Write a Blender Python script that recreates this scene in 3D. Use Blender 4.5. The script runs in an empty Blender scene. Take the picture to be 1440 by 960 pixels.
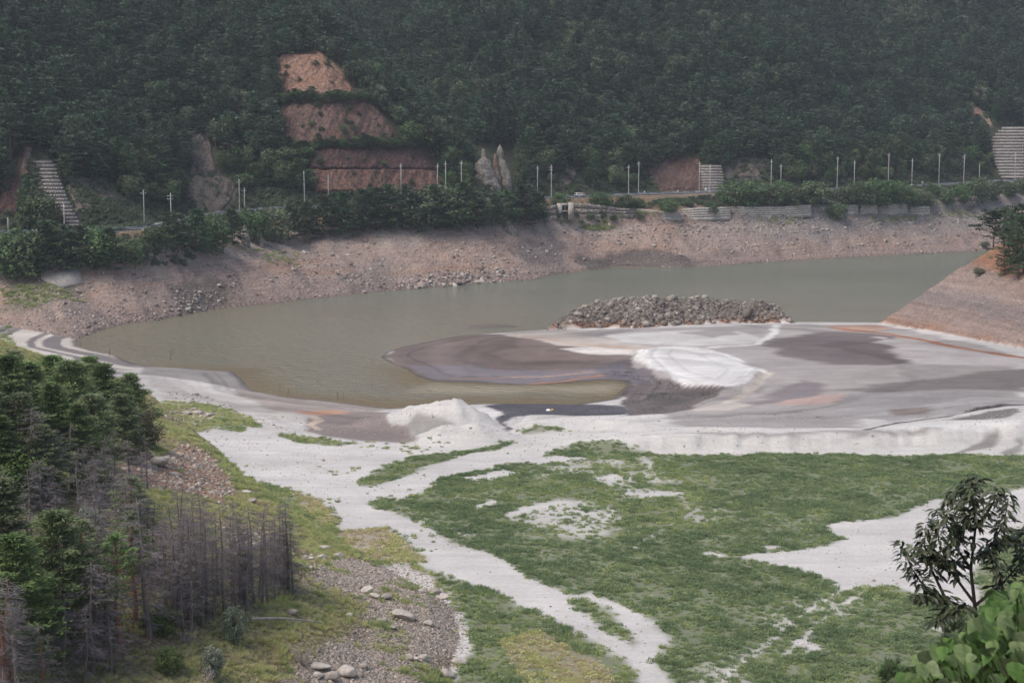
import bpy, bmesh, math, random
import numpy as np
from mathutils import Vector

# ------------------------------------------------------------------ camera, sky, sun, exposure
CAM_H = 60.0
F = 2283.0                      # focal length in pixels of the 1440 px wide photograph
PITCH = math.atan((480 - 197) / F)
scene = bpy.context.scene
COL = scene.collection
cam_data = bpy.data.cameras.new('camera')
cam_data.sensor_width = 36.0
cam_data.lens = 36.0 * F / 1440.0
cam_data.clip_start = 0.5
cam_data.clip_end = 4000
cam_data.dof.use_dof = True
cam_data.dof.focus_distance = 330
cam_data.dof.aperture_fstop = 5.0
cam = bpy.data.objects.new('camera', cam_data)
cam.location = (0, 0, CAM_H)
cam.rotation_euler = (math.pi / 2 - PITCH, 0, 0)
COL.objects.link(cam)
scene.camera = cam

SUN_EL, SUN_AZ = math.radians(58), math.radians(-120)   # azimuth clockwise from +Y (behind the camera, to the left)
world = bpy.data.worlds.new('World')
scene.world = world
world.use_nodes = True
wn = world.node_tree.nodes
wl = world.node_tree.links
wn.clear()
sky = wn.new('ShaderNodeTexSky')
sky.sky_type = 'NISHITA'
sky.sun_disc = False
sky.sun_elevation = SUN_EL
sky.sun_rotation = SUN_AZ
sky.air_density = 1.0
sky.dust_density = 4.0
sky.ozone_density = 1.0
bg = wn.new('ShaderNodeBackground')
bg.inputs['Strength'].default_value = 0.15
wo = wn.new('ShaderNodeOutputWorld')
wl.new(sky.outputs[0], bg.inputs['Color'])
wl.new(bg.outputs[0], wo.inputs['Surface'])
sun_data = bpy.data.lights.new('sun', 'SUN')
sun_data.energy = 1.5
sun_data.angle = math.radians(28)
sun_data.color = (1.0, 0.96, 0.9)
sun = bpy.data.objects.new('sun', sun_data)
sd = Vector((math.sin(SUN_AZ) * math.cos(SUN_EL), math.cos(SUN_AZ) * math.cos(SUN_EL), math.sin(SUN_EL)))
sun.rotation_euler = sd.to_track_quat('Z', 'Y').to_euler()
COL.objects.link(sun)
vs = scene.view_settings
vs.view_transform = 'Standard'
vs.look = 'None'
vs.exposure = 0.30
vs.gamma = 1.0
vs.use_curve_mapping = False
scene.cycles.max_bounces = 6
scene.cycles.diffuse_bounces = 3
scene.cycles.glossy_bounces = 2
scene.cycles.transmission_bounces = 3
scene.cycles.transparent_max_bounces = 4
scene.cycles.volume_bounces = 0
scene.cycles.caustics_reflective = False
scene.cycles.caustics_refractive = False

# ------------------------------------------------------------------ helpers
rng = np.random.default_rng(11)
FWD = np.array([0, math.cos(PITCH), -math.sin(PITCH)])
UPV = np.array([0, math.sin(PITCH), math.cos(PITCH)])

def rays(px, py):
    a = (np.asarray(px, float) - 720) / F
    b = -(np.asarray(py, float) - 480) / F
    d = a[..., None] * np.array([1.0, 0, 0]) + b[..., None] * UPV + FWD
    return d

def at_z(px, py, z):
    """points of the horizontal plane z that show at these photograph pixels"""
    d = rays(px, py)
    t = (np.asarray(z, float) - CAM_H) / d[..., 2]
    return d[..., 0] * t, d[..., 1] * t

def at_y(px, py, y):
    """point at forward distance y"""
    d = rays(px, py)
    t = np.asarray(y, float) / d[..., 1]
    return np.stack([d[..., 0] * t, d[..., 1] * t, CAM_H + d[..., 2] * t], -1)

def project(x, y, z):
    r = np.stack([x, y, np.asarray(z) - CAM_H], -1)
    dep = r @ FWD
    return 720 + F * r[..., 0] / dep, 480 - F * (r @ UPV) / dep, dep

_tabs = {}
def vnoise(x, y, sc, seed=0):
    if seed not in _tabs:
        _tabs[seed] = np.random.default_rng(1000 + seed).random((256, 256)).astype(np.float32)
    T = _tabs[seed]
    u = np.asarray(x) / sc + 1000.37; v = np.asarray(y) / sc + 1000.71
    iu = np.floor(u).astype(np.int32); iv = np.floor(v).astype(np.int32)
    fu = (u - iu).astype(np.float32); fv = (v - iv).astype(np.float32)
    fu = fu * fu * (3 - 2 * fu); fv = fv * fv * (3 - 2 * fv)
    a = iu & 255; b = iv & 255; a1 = (iu + 1) & 255; b1 = (iv + 1) & 255
    return (T[a, b] * (1 - fu) + T[a1, b] * fu) * (1 - fv) + (T[a, b1] * (1 - fu) + T[a1, b1] * fu) * fv

def fbm(x, y, sc, seed=0, octs=4, gain=0.5):
    s = 0; amp = 1; tot = 0
    for k in range(octs):
        s = s + amp * (vnoise(x, y, sc / (2 ** k), seed + k) - 0.5)
        tot += amp; amp *= gain
    return s / tot * 2          # about -1..1

def sstep(a, b, x):
    t = np.clip((np.asarray(x) - a) / (b - a), 0, 1)
    return t * t * (3 - 2 * t)

def pl_dist(pts, x, y, val=None, closed=False):
    """distance to a polyline and an interpolated value along it"""
    pts = np.asarray(pts, float)
    n = len(pts)
    best = np.full(np.shape(x), 1e12, np.float32)
    bv = np.zeros(np.shape(x), np.float32)
    for i in range(n if closed else n - 1):
        ax, ay = pts[i]; bx, by = pts[(i + 1) % n]
        ex, ey = bx - ax, by - ay
        L2 = ex * ex + ey * ey + 1e-9
        t = np.clip(((x - ax) * ex + (y - ay) * ey) / L2, 0, 1)
        d = (x - ax - t * ex) ** 2 + (y - ay - t * ey) ** 2
        m = d < best
        best = np.where(m, d, best)
        if val is not None:
            bv = np.where(m, val[i] + (val[(i + 1) % n] - val[i]) * t, bv)
    return (np.sqrt(best), bv) if val is not None else np.sqrt(best)

def inside(pts, x, y):
    pts = np.asarray(pts, float)
    c = np.zeros(np.shape(x), bool)
    n = len(pts)
    for i in range(n):
        x1, y1 = pts[i]; x2, y2 = pts[(i + 1) % n]
        if y1 == y2:
            continue
        c ^= ((y1 > y) != (y2 > y)) & (x < (x2 - x1) * (y - y1) / (y2 - y1) + x1)
    return c

def sdf(pts, x, y, margin=12.0):
    """signed distance to a polygon, positive inside; -margin far outside its box"""
    pts = np.asarray(pts, float)
    out = np.full(np.shape(x), -margin, np.float32)
    m = (x > pts[:, 0].min() - margin) & (x < pts[:, 0].max() + margin) & (y > pts[:, 1].min() - margin) & (y < pts[:, 1].max() + margin)
    if not m.any():
        return out
    xs, ys = x[m], y[m]
    d = pl_dist(pts, xs, ys, closed=True)
    out[m] = np.where(inside(pts, xs, ys), d, -d)
    return out

def srgb(*c):
    c = np.array(c[0] if len(c) == 1 else c, float) / 255
    return np.where(c < 0.04045, c / 12.92, ((c + 0.055) / 1.055) ** 2.4)

ILLUM = 1.28      # what a white surface in the open reads as here, so albedo = observed colour / ILLUM
def alb(*c):
    return np.minimum(srgb(*c) / ILLUM, 0.85)

def W(pxpts, z):
    p = np.array(pxpts, float)
    x, y = at_z(p[:, 0], p[:, 1], z)
    return np.stack([x, y], -1)

# ------------------------------------------------------------------ mesh helpers
def mk_mesh(name, V, Fs, mat=None, smooth=False, cols=None, attrs=None):
    """V (n,3); Fs: list of (m,k) index arrays"""
    me = bpy.data.meshes.new(name)
    V = np.asarray(V, np.float32)
    if not isinstance(Fs, (list, tuple)):
        Fs = [Fs]
    Fs = [np.asarray(f, np.int32) for f in Fs if len(f)]
    me.vertices.add(len(V)); me.vertices.foreach_set('co', V.ravel())
    nl = sum(f.size for f in Fs); npoly = sum(len(f) for f in Fs)
    me.loops.add(nl); me.loops.foreach_set('vertex_index', np.concatenate([f.ravel() for f in Fs]))
    me.polygons.add(npoly)
    tot = np.concatenate([np.full(len(f), f.shape[1], np.int32) for f in Fs])
    st = np.concatenate([[0], np.cumsum(tot)[:-1]]).astype(np.int32)
    me.polygons.foreach_set('loop_start', st)
    if smooth:
        me.polygons.foreach_set('use_smooth', np.ones(npoly, bool))
    if cols is not None:
        a = me.attributes.new('Col', 'FLOAT_COLOR', 'POINT')
        c4 = np.ones((len(V), 4), np.float32); c4[:, :3] = cols
        a.data.foreach_set('color', c4.ravel())
    for k, v in (attrs or {}).items():
        a = me.attributes.new(k, 'FLOAT', 'POINT')
        a.data.foreach_set('value', np.asarray(v, np.float32))
    me.update(calc_edges=True)
    me.validate()
    if mat is not None:
        me.materials.append(mat)
    return me

def ob(name, data, parent=None, loc=None):
    o = bpy.data.objects.new(name, data)
    COL.objects.link(o)
    if parent is not None:
        o.parent = parent
    if loc is not None:
        o.location = loc
    return o

def tag(o, label=None, cat=None, group=None, kind=None):
    if label: o['label'] = label
    if cat: o['category'] = cat
    if group: o['group'] = group
    if kind: o['kind'] = kind
    return o

class MB:
    """collects shapes into one mesh"""
    def __init__(s):
        s.V = []; s.F = {}; s.n = 0
    def add(s, V, Fs):
        V = np.asarray(V, float)
        for f in (Fs if isinstance(Fs, (list, tuple)) else [Fs]):
            f = np.asarray(f)
            if len(f): s.F.setdefault(f.shape[1], []).append(f + s.n)
        s.V.append(V); s.n += len(V)
        return s
    def box(s, c, d, rz=0, taper=1.0):
        hx, hy, hz = d[0] / 2, d[1] / 2, d[2] / 2
        v = np.array([[x * (taper if z > 0 else 1), y * (taper if z > 0 else 1), z] for z in (-hz, hz) for y in (-hy, hy) for x in (-hx, hx)])
        cz, sz = math.cos(rz), math.sin(rz)
        v = np.stack([v[:, 0] * cz - v[:, 1] * sz, v[:, 0] * sz + v[:, 1] * cz, v[:, 2]], -1) + np.array(c)
        return s.add(v, np.array([[0, 2, 3, 1], [4, 5, 7, 6], [0, 1, 5, 4], [2, 6, 7, 3], [0, 4, 6, 2], [1, 3, 7, 5]]))
    def hexa(s, v):     # 8 corners: bottom ring 0-3, top ring 4-7
        return s.add(v, np.array([[0, 3, 2, 1], [4, 5, 6, 7], [0, 1, 5, 4], [1, 2, 6, 5], [2, 3, 7, 6], [3, 0, 4, 7]]))
    def tube(s, P, R, k=6, cap=True):
        P = np.asarray(P, float); R = np.broadcast_to(np.asarray(R, float), (len(P),))
        T = np.gradient(P, axis=0); T /= np.linalg.norm(T, axis=1)[:, None] + 1e-9
        ref = np.array([0, 0, 1.0]) if abs(T[0, 2]) < 0.9 else np.array([1.0, 0, 0])
        A = np.cross(T, ref); A /= np.linalg.norm(A, axis=1)[:, None] + 1e-9
        B = np.cross(T, A)
        an = np.arange(k) * 2 * math.pi / k
        V = (P[:, None] + R[:, None, None] * (np.cos(an)[None, :, None] * A[:, None] + np.sin(an)[None, :, None] * B[:, None])).reshape(-1, 3)
        n = len(P); i = np.arange(n - 1)[:, None] * k; j = np.arange(k)[None]
        q = np.stack([i + j, i + (j + 1) % k, i + k + (j + 1) % k, i + k + j], -1).reshape(-1, 4)
        fs = [q]
        if cap and k > 2:
            fs.append(np.array([[(n - 1) * k + a for a in range(k)]]))
        return s.add(V, fs)
    def arrays(s):
        return np.concatenate(s.V), [np.concatenate(f) for f in s.F.values()]
    def mesh(s, name, mat, smooth=False):
        V, Fs = s.arrays()
        return mk_mesh(name, V, Fs, mat, smooth)

# ------------------------------------------------------------------ materials
def new_mat(name):
    m = bpy.data.materials.new(name); m.use_nodes = True
    nt = m.node_tree; nt.nodes.clear()
    out = nt.nodes.new('ShaderNodeOutputMaterial')
    return m, nt, out

def N(nt, kind, **kw):
    n = nt.nodes.new(kind)
    for k, v in kw.items():
        if k.startswith('i_'):
            n.inputs[k[2:].replace('_', ' ')].default_value = v
        else:
            setattr(n, k, v)
    return n

def mixc(nt, blend, fac, a, b):
    n = nt.nodes.new('ShaderNodeMix'); n.data_type = 'RGBA'; n.blend_type = blend
    for idx, v in ((0, fac), (6, a), (7, b)):
        if hasattr(v, 'links'): nt.links.new(v, n.inputs[idx])
        else: n.inputs[idx].default_value = v if not isinstance(v, (tuple, list, np.ndarray)) else tuple(v)[:3] + (1,)
    return n.outputs[2]

def maprange(nt, v, a, b, c, d):
    n = nt.nodes.new('ShaderNodeMapRange')
    nt.links.new(v, n.inputs[0])
    for i, q in enumerate((a, b, c, d)):
        n.inputs[i + 1].default_value = q
    return n.outputs[0]

def noise(nt, vec, scale, detail=5, rough=0.6):
    n = N(nt, 'ShaderNodeTexNoise', i_Scale=scale, i_Detail=detail, i_Roughness=rough)
    if vec is not None: nt.links.new(vec, n.inputs['Vector'])
    return n.outputs[0]

def ground_mat(name, scales=(0.25, 2.0), amp=(0.25, 0.35), bump=0.4, bump_scale=1.2, bump_dist=0.5, rough=0.95, stones=0.0, stone_scale=1.5, strata=0.0, streak=0.0, cracks=False):
    m, nt, out = new_mat(name)
    tc = N(nt, 'ShaderNodeTexCoord').outputs['Object']
    at = N(nt, 'ShaderNodeAttribute', attribute_name='Col').outputs['Color']
    n1 = noise(nt, tc, scales[0], 6, 0.65)
    n2 = noise(nt, tc, scales[1], 6, 0.7)
    v1 = maprange(nt, n1, 0.25, 0.75, 1 - amp[0], 1 + amp[0])
    v2 = maprange(nt, n2, 0.25, 0.75, 1 - amp[1], 1 + amp[1])
    c = mixc(nt, 'MULTIPLY', 1.0, at, (1, 1, 1))
    def mulv(c, v):
        cr = N(nt, 'ShaderNodeCombineColor')
        for k in range(3): nt.links.new(v, cr.inputs[k])
        return mixc(nt, 'MULTIPLY', 1.0, c, cr.outputs[0])
    c = mulv(mulv(c, v1), v2)
    h = noise(nt, tc, bump_scale, 8, 0.65)
    if strata > 0:
        mp = N(nt, 'ShaderNodeMapping'); nt.links.new(tc, mp.inputs['Vector'])
        mp.inputs['Scale'].default_value = (0.03, 0.03, 1.6)
        ns = noise(nt, mp.outputs[0], 1.0, 4, 0.7)
        c = mulv(c, maprange(nt, ns, 0.3, 0.7, 1 - strata, 1 + strata))
    if streak > 0:      # thin bands left by the falling water, drawn out across the valley
        for sc_, st_ in (((0.02, 0.09, 0.3), streak), ((0.10, 0.45, 1.0), streak * 0.55)):
            mp = N(nt, 'ShaderNodeMapping'); nt.links.new(tc, mp.inputs['Vector'])
            mp.inputs['Scale'].default_value = sc_
            mp.inputs['Rotation'].default_value = (0, 0, 0.08)
            ns = noise(nt, mp.outputs[0], 1.0, 6, 0.72)
            c = mulv(c, maprange(nt, ns, 0.36, 0.64, 1 - st_, 1 + st_))
    if cracks:          # drying mud splits into plates
        ck = N(nt, 'ShaderNodeAttribute', attribute_name='crack').outputs['Fac']
        mp = N(nt, 'ShaderNodeMapping'); nt.links.new(tc, mp.inputs['Vector']); mp.inputs['Scale'].default_value = (0.55, 0.30, 0.2)
        wv = N(nt, 'ShaderNodeTexNoise', i_Scale=0.9, i_Detail=3.0); nt.links.new(mp.outputs[0], wv.inputs['Vector'])
        wm = N(nt, 'ShaderNodeVectorMath', operation='MULTIPLY_ADD'); nt.links.new(wv.outputs['Color'], wm.inputs[0]); wm.inputs[1].default_value = (1.6, 1.6, 0); nt.links.new(mp.outputs[0], wm.inputs[2])
        vo = N(nt, 'ShaderNodeTexVoronoi', feature='DISTANCE_TO_EDGE', i_Scale=1.0); nt.links.new(wm.outputs[0], vo.inputs['Vector'])
        line = maprange(nt, vo.outputs['Distance'], 0.02, 0.10, 1, 0)
        amt = N(nt, 'ShaderNodeMath', operation='MULTIPLY'); nt.links.new(line, amt.inputs[0])
        pat = N(nt, 'ShaderNodeMath', operation='MULTIPLY'); nt.links.new(ck, pat.inputs[0]); nt.links.new(maprange(nt, noise(nt, tc, 0.11, 3, 0.6), 0.42, 0.6, 0.05, 1), pat.inputs[1]); nt.links.new(pat.outputs[0], amt.inputs[1])
        c = mulv(c, maprange(nt, amt.outputs[0], 0, 1, 1.0, 0.45))
    if stones > 0:
        vo = N(nt, 'ShaderNodeTexVoronoi', i_Scale=stone_scale)
        nt.links.new(tc, vo.inputs['Vector'])
        hs = N(nt, 'ShaderNodeSeparateColor'); nt.links.new(vo.outputs['Color'], hs.inputs[0])
        c = mulv(c, maprange(nt, hs.outputs[0], 0, 1, 1 - stones, 1 + stones))
        mm = N(nt, 'ShaderNodeMath', operation='SUBTRACT'); nt.links.new(h, mm.inputs[0]); nt.links.new(vo.outputs['Distance'], mm.inputs[1])
        h = mm.outputs[0]
    bp = N(nt, 'ShaderNodeBump', i_Strength=bump, i_Distance=bump_dist)
    nt.links.new(h, bp.inputs['Height'])
    p = N(nt, 'ShaderNodeBsdfPrincipled', i_Roughness=rough)
    p.inputs['Specular IOR Level'].default_value = 0.2
    nt.links.new(c, p.inputs['Base Color']); nt.links.new(bp.outputs[0], p.inputs['Normal'])
    nt.links.new(p.outputs[0], out.inputs['Surface'])
    return m

def plain_mat(name, col, rough=0.85, var=0.25, scale=1.5, bump=0.2, metallic=0.0, bump_dist=0.05, detail_scale=None):
    m, nt, out = new_mat(name)
    tc = N(nt, 'ShaderNodeTexCoord').outputs['Object']
    n1 = noise(nt, tc, scale, 6, 0.7)
    a = np.array(col) * (1 - var); b = np.minimum(np.array(col) * (1 + var), 0.9)
    c = mixc(nt, 'MIX', maprange(nt, n1, 0.3, 0.7, 0, 1), tuple(a), tuple(b))
    if detail_scale:
        n2 = noise(nt, tc, detail_scale, 4, 0.7)
        cr = N(nt, 'ShaderNodeCombineColor'); v = maprange(nt, n2, 0.3, 0.7, 0.65, 1.3)
        for k in range(3): nt.links.new(v, cr.inputs[k])
        c = mixc(nt, 'MULTIPLY', 1.0, c, cr.outputs[0])
    bp = N(nt, 'ShaderNodeBump', i_Strength=bump, i_Distance=bump_dist)
    nt.links.new(noise(nt, tc, (detail_scale or scale * 4), 6, 0.7), bp.inputs['Height'])
    p = N(nt, 'ShaderNodeBsdfPrincipled', i_Roughness=rough, i_Metallic=metallic)
    p.inputs['Specular IOR Level'].default_value = 0.25
    nt.links.new(c, p.inputs['Base Color']); nt.links.new(bp.outputs[0], p.inputs['Normal'])
    nt.links.new(p.outputs[0], out.inputs['Surface'])
    return m

def leaf_mat(name, dark, light, inst=False, noise_scale=0.6, trans=0.25, var=0.35, gloss=0.15, rough=0.6, hue=(0.47, 0.525)):
    """foliage: colour by clump noise and a per-tree random number; a little light passes through"""
    m, nt, out = new_mat(name)
    tc = N(nt, 'ShaderNodeTexCoord').outputs['Object']
    n1 = noise(nt, tc, noise_scale, 4, 0.7)
    c = mixc(nt, 'MIX', maprange(nt, n1, 0.32, 0.68, 0, 1), tuple(dark), tuple(light))
    if inst:
        r = N(nt, 'ShaderNodeAttribute', attribute_name='tint', attribute_type='INSTANCER').outputs['Fac']
    else:
        r = N(nt, 'ShaderNodeObjectInfo').outputs['Random']
    hsv = N(nt, 'ShaderNodeHueSaturation')
    nt.links.new(c, hsv.inputs['Color'])
    nt.links.new(maprange(nt, r, 0, 1, 1 - var, 1 + var), hsv.inputs['Value'])
    rm = N(nt, 'ShaderNodeMath', operation='FRACT'); r7 = N(nt, 'ShaderNodeMath', operation='MULTIPLY'); r7.inputs[1].default_value = 7.31
    nt.links.new(r, r7.inputs[0]); nt.links.new(r7.outputs[0], rm.inputs[0])
    nt.links.new(maprange(nt, rm.outputs[0], 0, 1, hue[0], hue[1]), hsv.inputs['Hue'])
    nt.links.new(maprange(nt, rm.outputs[0], 0, 1, 0.75, 1.1), hsv.inputs['Saturation'])
    p = N(nt, 'ShaderNodeBsdfPrincipled', i_Roughness=rough)
    p.inputs['Specular IOR Level'].default_value = gloss
    nt.links.new(hsv.outputs[0], p.inputs['Base Color'])
    t = N(nt, 'ShaderNodeBsdfTranslucent'); nt.links.new(hsv.outputs[0], t.inputs['Color'])
    mx = N(nt, 'ShaderNodeMixShader'); mx.inputs[0].default_value = trans
    nt.links.new(p.outputs[0], mx.inputs[1]); nt.links.new(t.outputs[0], mx.inputs[2])
    nt.links.new(mx.outputs[0], out.inputs['Surface'])
    return m
# ------------------------------------------------------------------ terrain: control lines read off the photograph, then a height function
FAR_SHORE = [(-500, 425), (-300, 440), (-100, 452), (0, 463), (60, 470), (110, 478), (133, 467), (173, 456), (213, 452), (253, 445), (300, 435), (333, 432), (400, 425), (480, 416),
             (560, 408), (613, 404), (680, 398), (753, 393), (780, 386), (824, 381), (860, 377), (960, 377), (1060, 370), (1193, 362), (1373, 353), (1500, 346), (1700, 338)]
WATER = [(110, 478), (133, 467), (173, 456), (213, 452), (253, 445), (300, 435), (333, 432), (400, 425), (480, 416), (560, 408), (613, 404), (680, 398), (753, 393), (780, 386),
         (824, 381), (860, 377), (960, 377), (1060, 370), (1193, 362), (1373, 353), (1500, 346), (1700, 338), (1700, 420), (1500, 432), (1330, 438), (1237, 453), (1115, 452), (1108, 446),
         (790, 447), (765, 463), (693, 468), (647, 472), (613, 478), (567, 487), (543, 495), (535, 502), (547, 510), (573, 520), (583, 528), (607, 536), (680, 538), (747, 542), (813, 537),
         (847, 534), (877, 536), (885, 542), (877, 550), (867, 561), (813, 569), (747, 568), (680, 567), (620, 570), (547, 574), (480, 566), (400, 557), (353, 548), (343, 535), (328, 522),
         (267, 518), (213, 515), (190, 511), (173, 505), (167, 500), (133, 493), (110, 487)]
S_W = W(FAR_SHORE, 0.0)
WATER_W = W(WATER, 0.0)
FAR_POLY = np.concatenate([S_W, [[900, 1700], [-900, 1700]]])
ROAD = [(-500, 345, 27), (-200, 335, 27.5), (0, 328, 27.8), (100, 326, 28), (190, 324, 28), (235, 315, 28.3), (300, 301, 29), (350, 296, 29.5), (410, 293, 30), (500, 290, 31),
        (620, 285, 31.5), (710, 281, 31.8), (800, 278, 32), (880, 275, 32.3), (960, 272, 32.5), (1060, 270, 32.8), (1150, 268, 33), (1230, 265, 33.3), (1300, 261.5, 33.8), (1370, 257, 34.6), (1440, 254, 35.5), (1600, 248, 37)]
_r = np.array(ROAD, float)
_rx, _ry = at_z(_r[:, 0], _r[:, 1], _r[:, 2])
# smooth, dense road centre line
_s = np.concatenate([[0], np.cumsum(np.hypot(np.diff(_rx), np.diff(_ry)))])
_ss = np.arange(0, _s[-1], 8.0)
def _smooth(v):
    w = np.interp(_ss, _s, v)
    k = np.ones(5) / 5
    return np.convolve(np.pad(w, 2, mode='edge'), k, 'valid')
ROAD_X, ROAD_Y, ROAD_Z = _smooth(_rx), _smooth(_ry), _smooth(_r[:, 2])
ROAD_P = np.stack([ROAD_X, ROAD_Y], -1)
MT_POLY = np.concatenate([ROAD_P, [[900, 1700], [-900, 1700]]])
GULLIES = [  # axis points (world), start height, slope along, side slope
    (np.array([(-5, 752), (-38, 850), (-72, 950), (-120, 1100), (-170, 1250)]), 33.0, 0.30, 0.80),
    (np.array([(2, 800), (-4, 900), (-14, 1000), (-40, 1250)]), 40.0, 0.50, 0.85),
    (np.array([(222, 945), (238, 1020), (255, 1100), (280, 1300)]), 40.0, 0.42, 0.8),
    (np.array([(110, 862), (104, 930), (95, 1010), (90, 1250)]), 52.0, 0.62, 0.6),
    (np.array([(-152, 640), (-215, 700), (-290, 780), (-380, 850)]), 40.0, 0.60, 0.6),
]
NH_TOE = [(-300, 492), (-100, 500), (50, 508), (120, 522), (180, 540), (215, 556), (260, 590), (300, 622), (345, 670), (400, 705), (470, 757), (560, 802), (640, 852), (657, 892), (650, 935), (640, 985), (610, 1080)]
NH_POLY = np.concatenate([W(NH_TOE, 3.0), [[-12, 110], [-40, 20], [-400, 20], [-400, 380]]])
HL_NEAR = W([(1237, 453), (1300, 466), (1360, 484), (1440, 502), (1560, 530), (1800, 590)], 0.8)
HL_FAR = np.array([HL_NEAR[0], [150, 566], [190, 604], [300, 660], [420, 690]])
HL_POLY = np.concatenate([HL_NEAR[::-1], HL_FAR[1:], [[500, 400]]])
IS_NEAR = W([(772, 461), (850, 460), (900, 462), (960, 459), (1000, 456), (1060, 454), (1117, 452)], 0.8)
IS_POLY = np.concatenate([IS_NEAR, [[93.5, 538], [88, 551], [40, 551], [17, 534]]])
PILES = [  # ridge line in photograph pixels at its foot, crest height, half width, asymmetry
    (W([(577, 592), (628, 598)], 1.5), 3.9, 12.0, (2.0, 1.5)),
    (W([(628, 612), (675, 612)], 2.5), 3.0, 8.5, (2.0, 2.0)),
    (W([(640, 594), (668, 600)], 1.5), 2.4, 8.0, (2.0, 2.0)),
    (W([(755, 600), (830, 597), (900, 604)], 2.5), 1.6, 6.0, (2.0, 2.0)),
]
WEDGE = W([(890, 500), (900, 491), (935, 487), (990, 490), (1030, 500), (1078, 520), (1058, 541), (1015, 547), (960, 538), (915, 522)], 2.5)
SCARP = W([(700, 628), (790, 615), (880, 618), (960, 616), (1100, 614), (1250, 611), (1440, 604), (1700, 596)], 4.0)
CHANNEL = W([(872, 545), (900, 540), (960, 548), (1000, 555), (960, 575), (880, 580), (740, 580), (722, 604), (708, 604), (690, 578), (712, 571), (860, 568)], 0.5)
TRENCH = W([(1218, 603), (1260, 594), (1300, 590), (1335, 585), (1375, 576), (1410, 570), (1470, 569), (1600, 566)], 3.0)

ISLET = W([(693, 459)], 0)[0]

def bank_profile(t, x):
    a = np.interp(t, [0, 0.1, 0.45, 0.70, 0.86, 1], [0, 0.10, 0.42, 0.68, 0.86, 1])
    b = np.interp(t, [0, 0.06, 0.12, 0.40, 0.66, 0.685, 0.72, 1], [0, 0.05, 0.08, 0.36, 0.585, 0.61, 0.76, 1.0])
    w = sstep(5, 30, x)
    return a * (1 - w) + b * w

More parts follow.
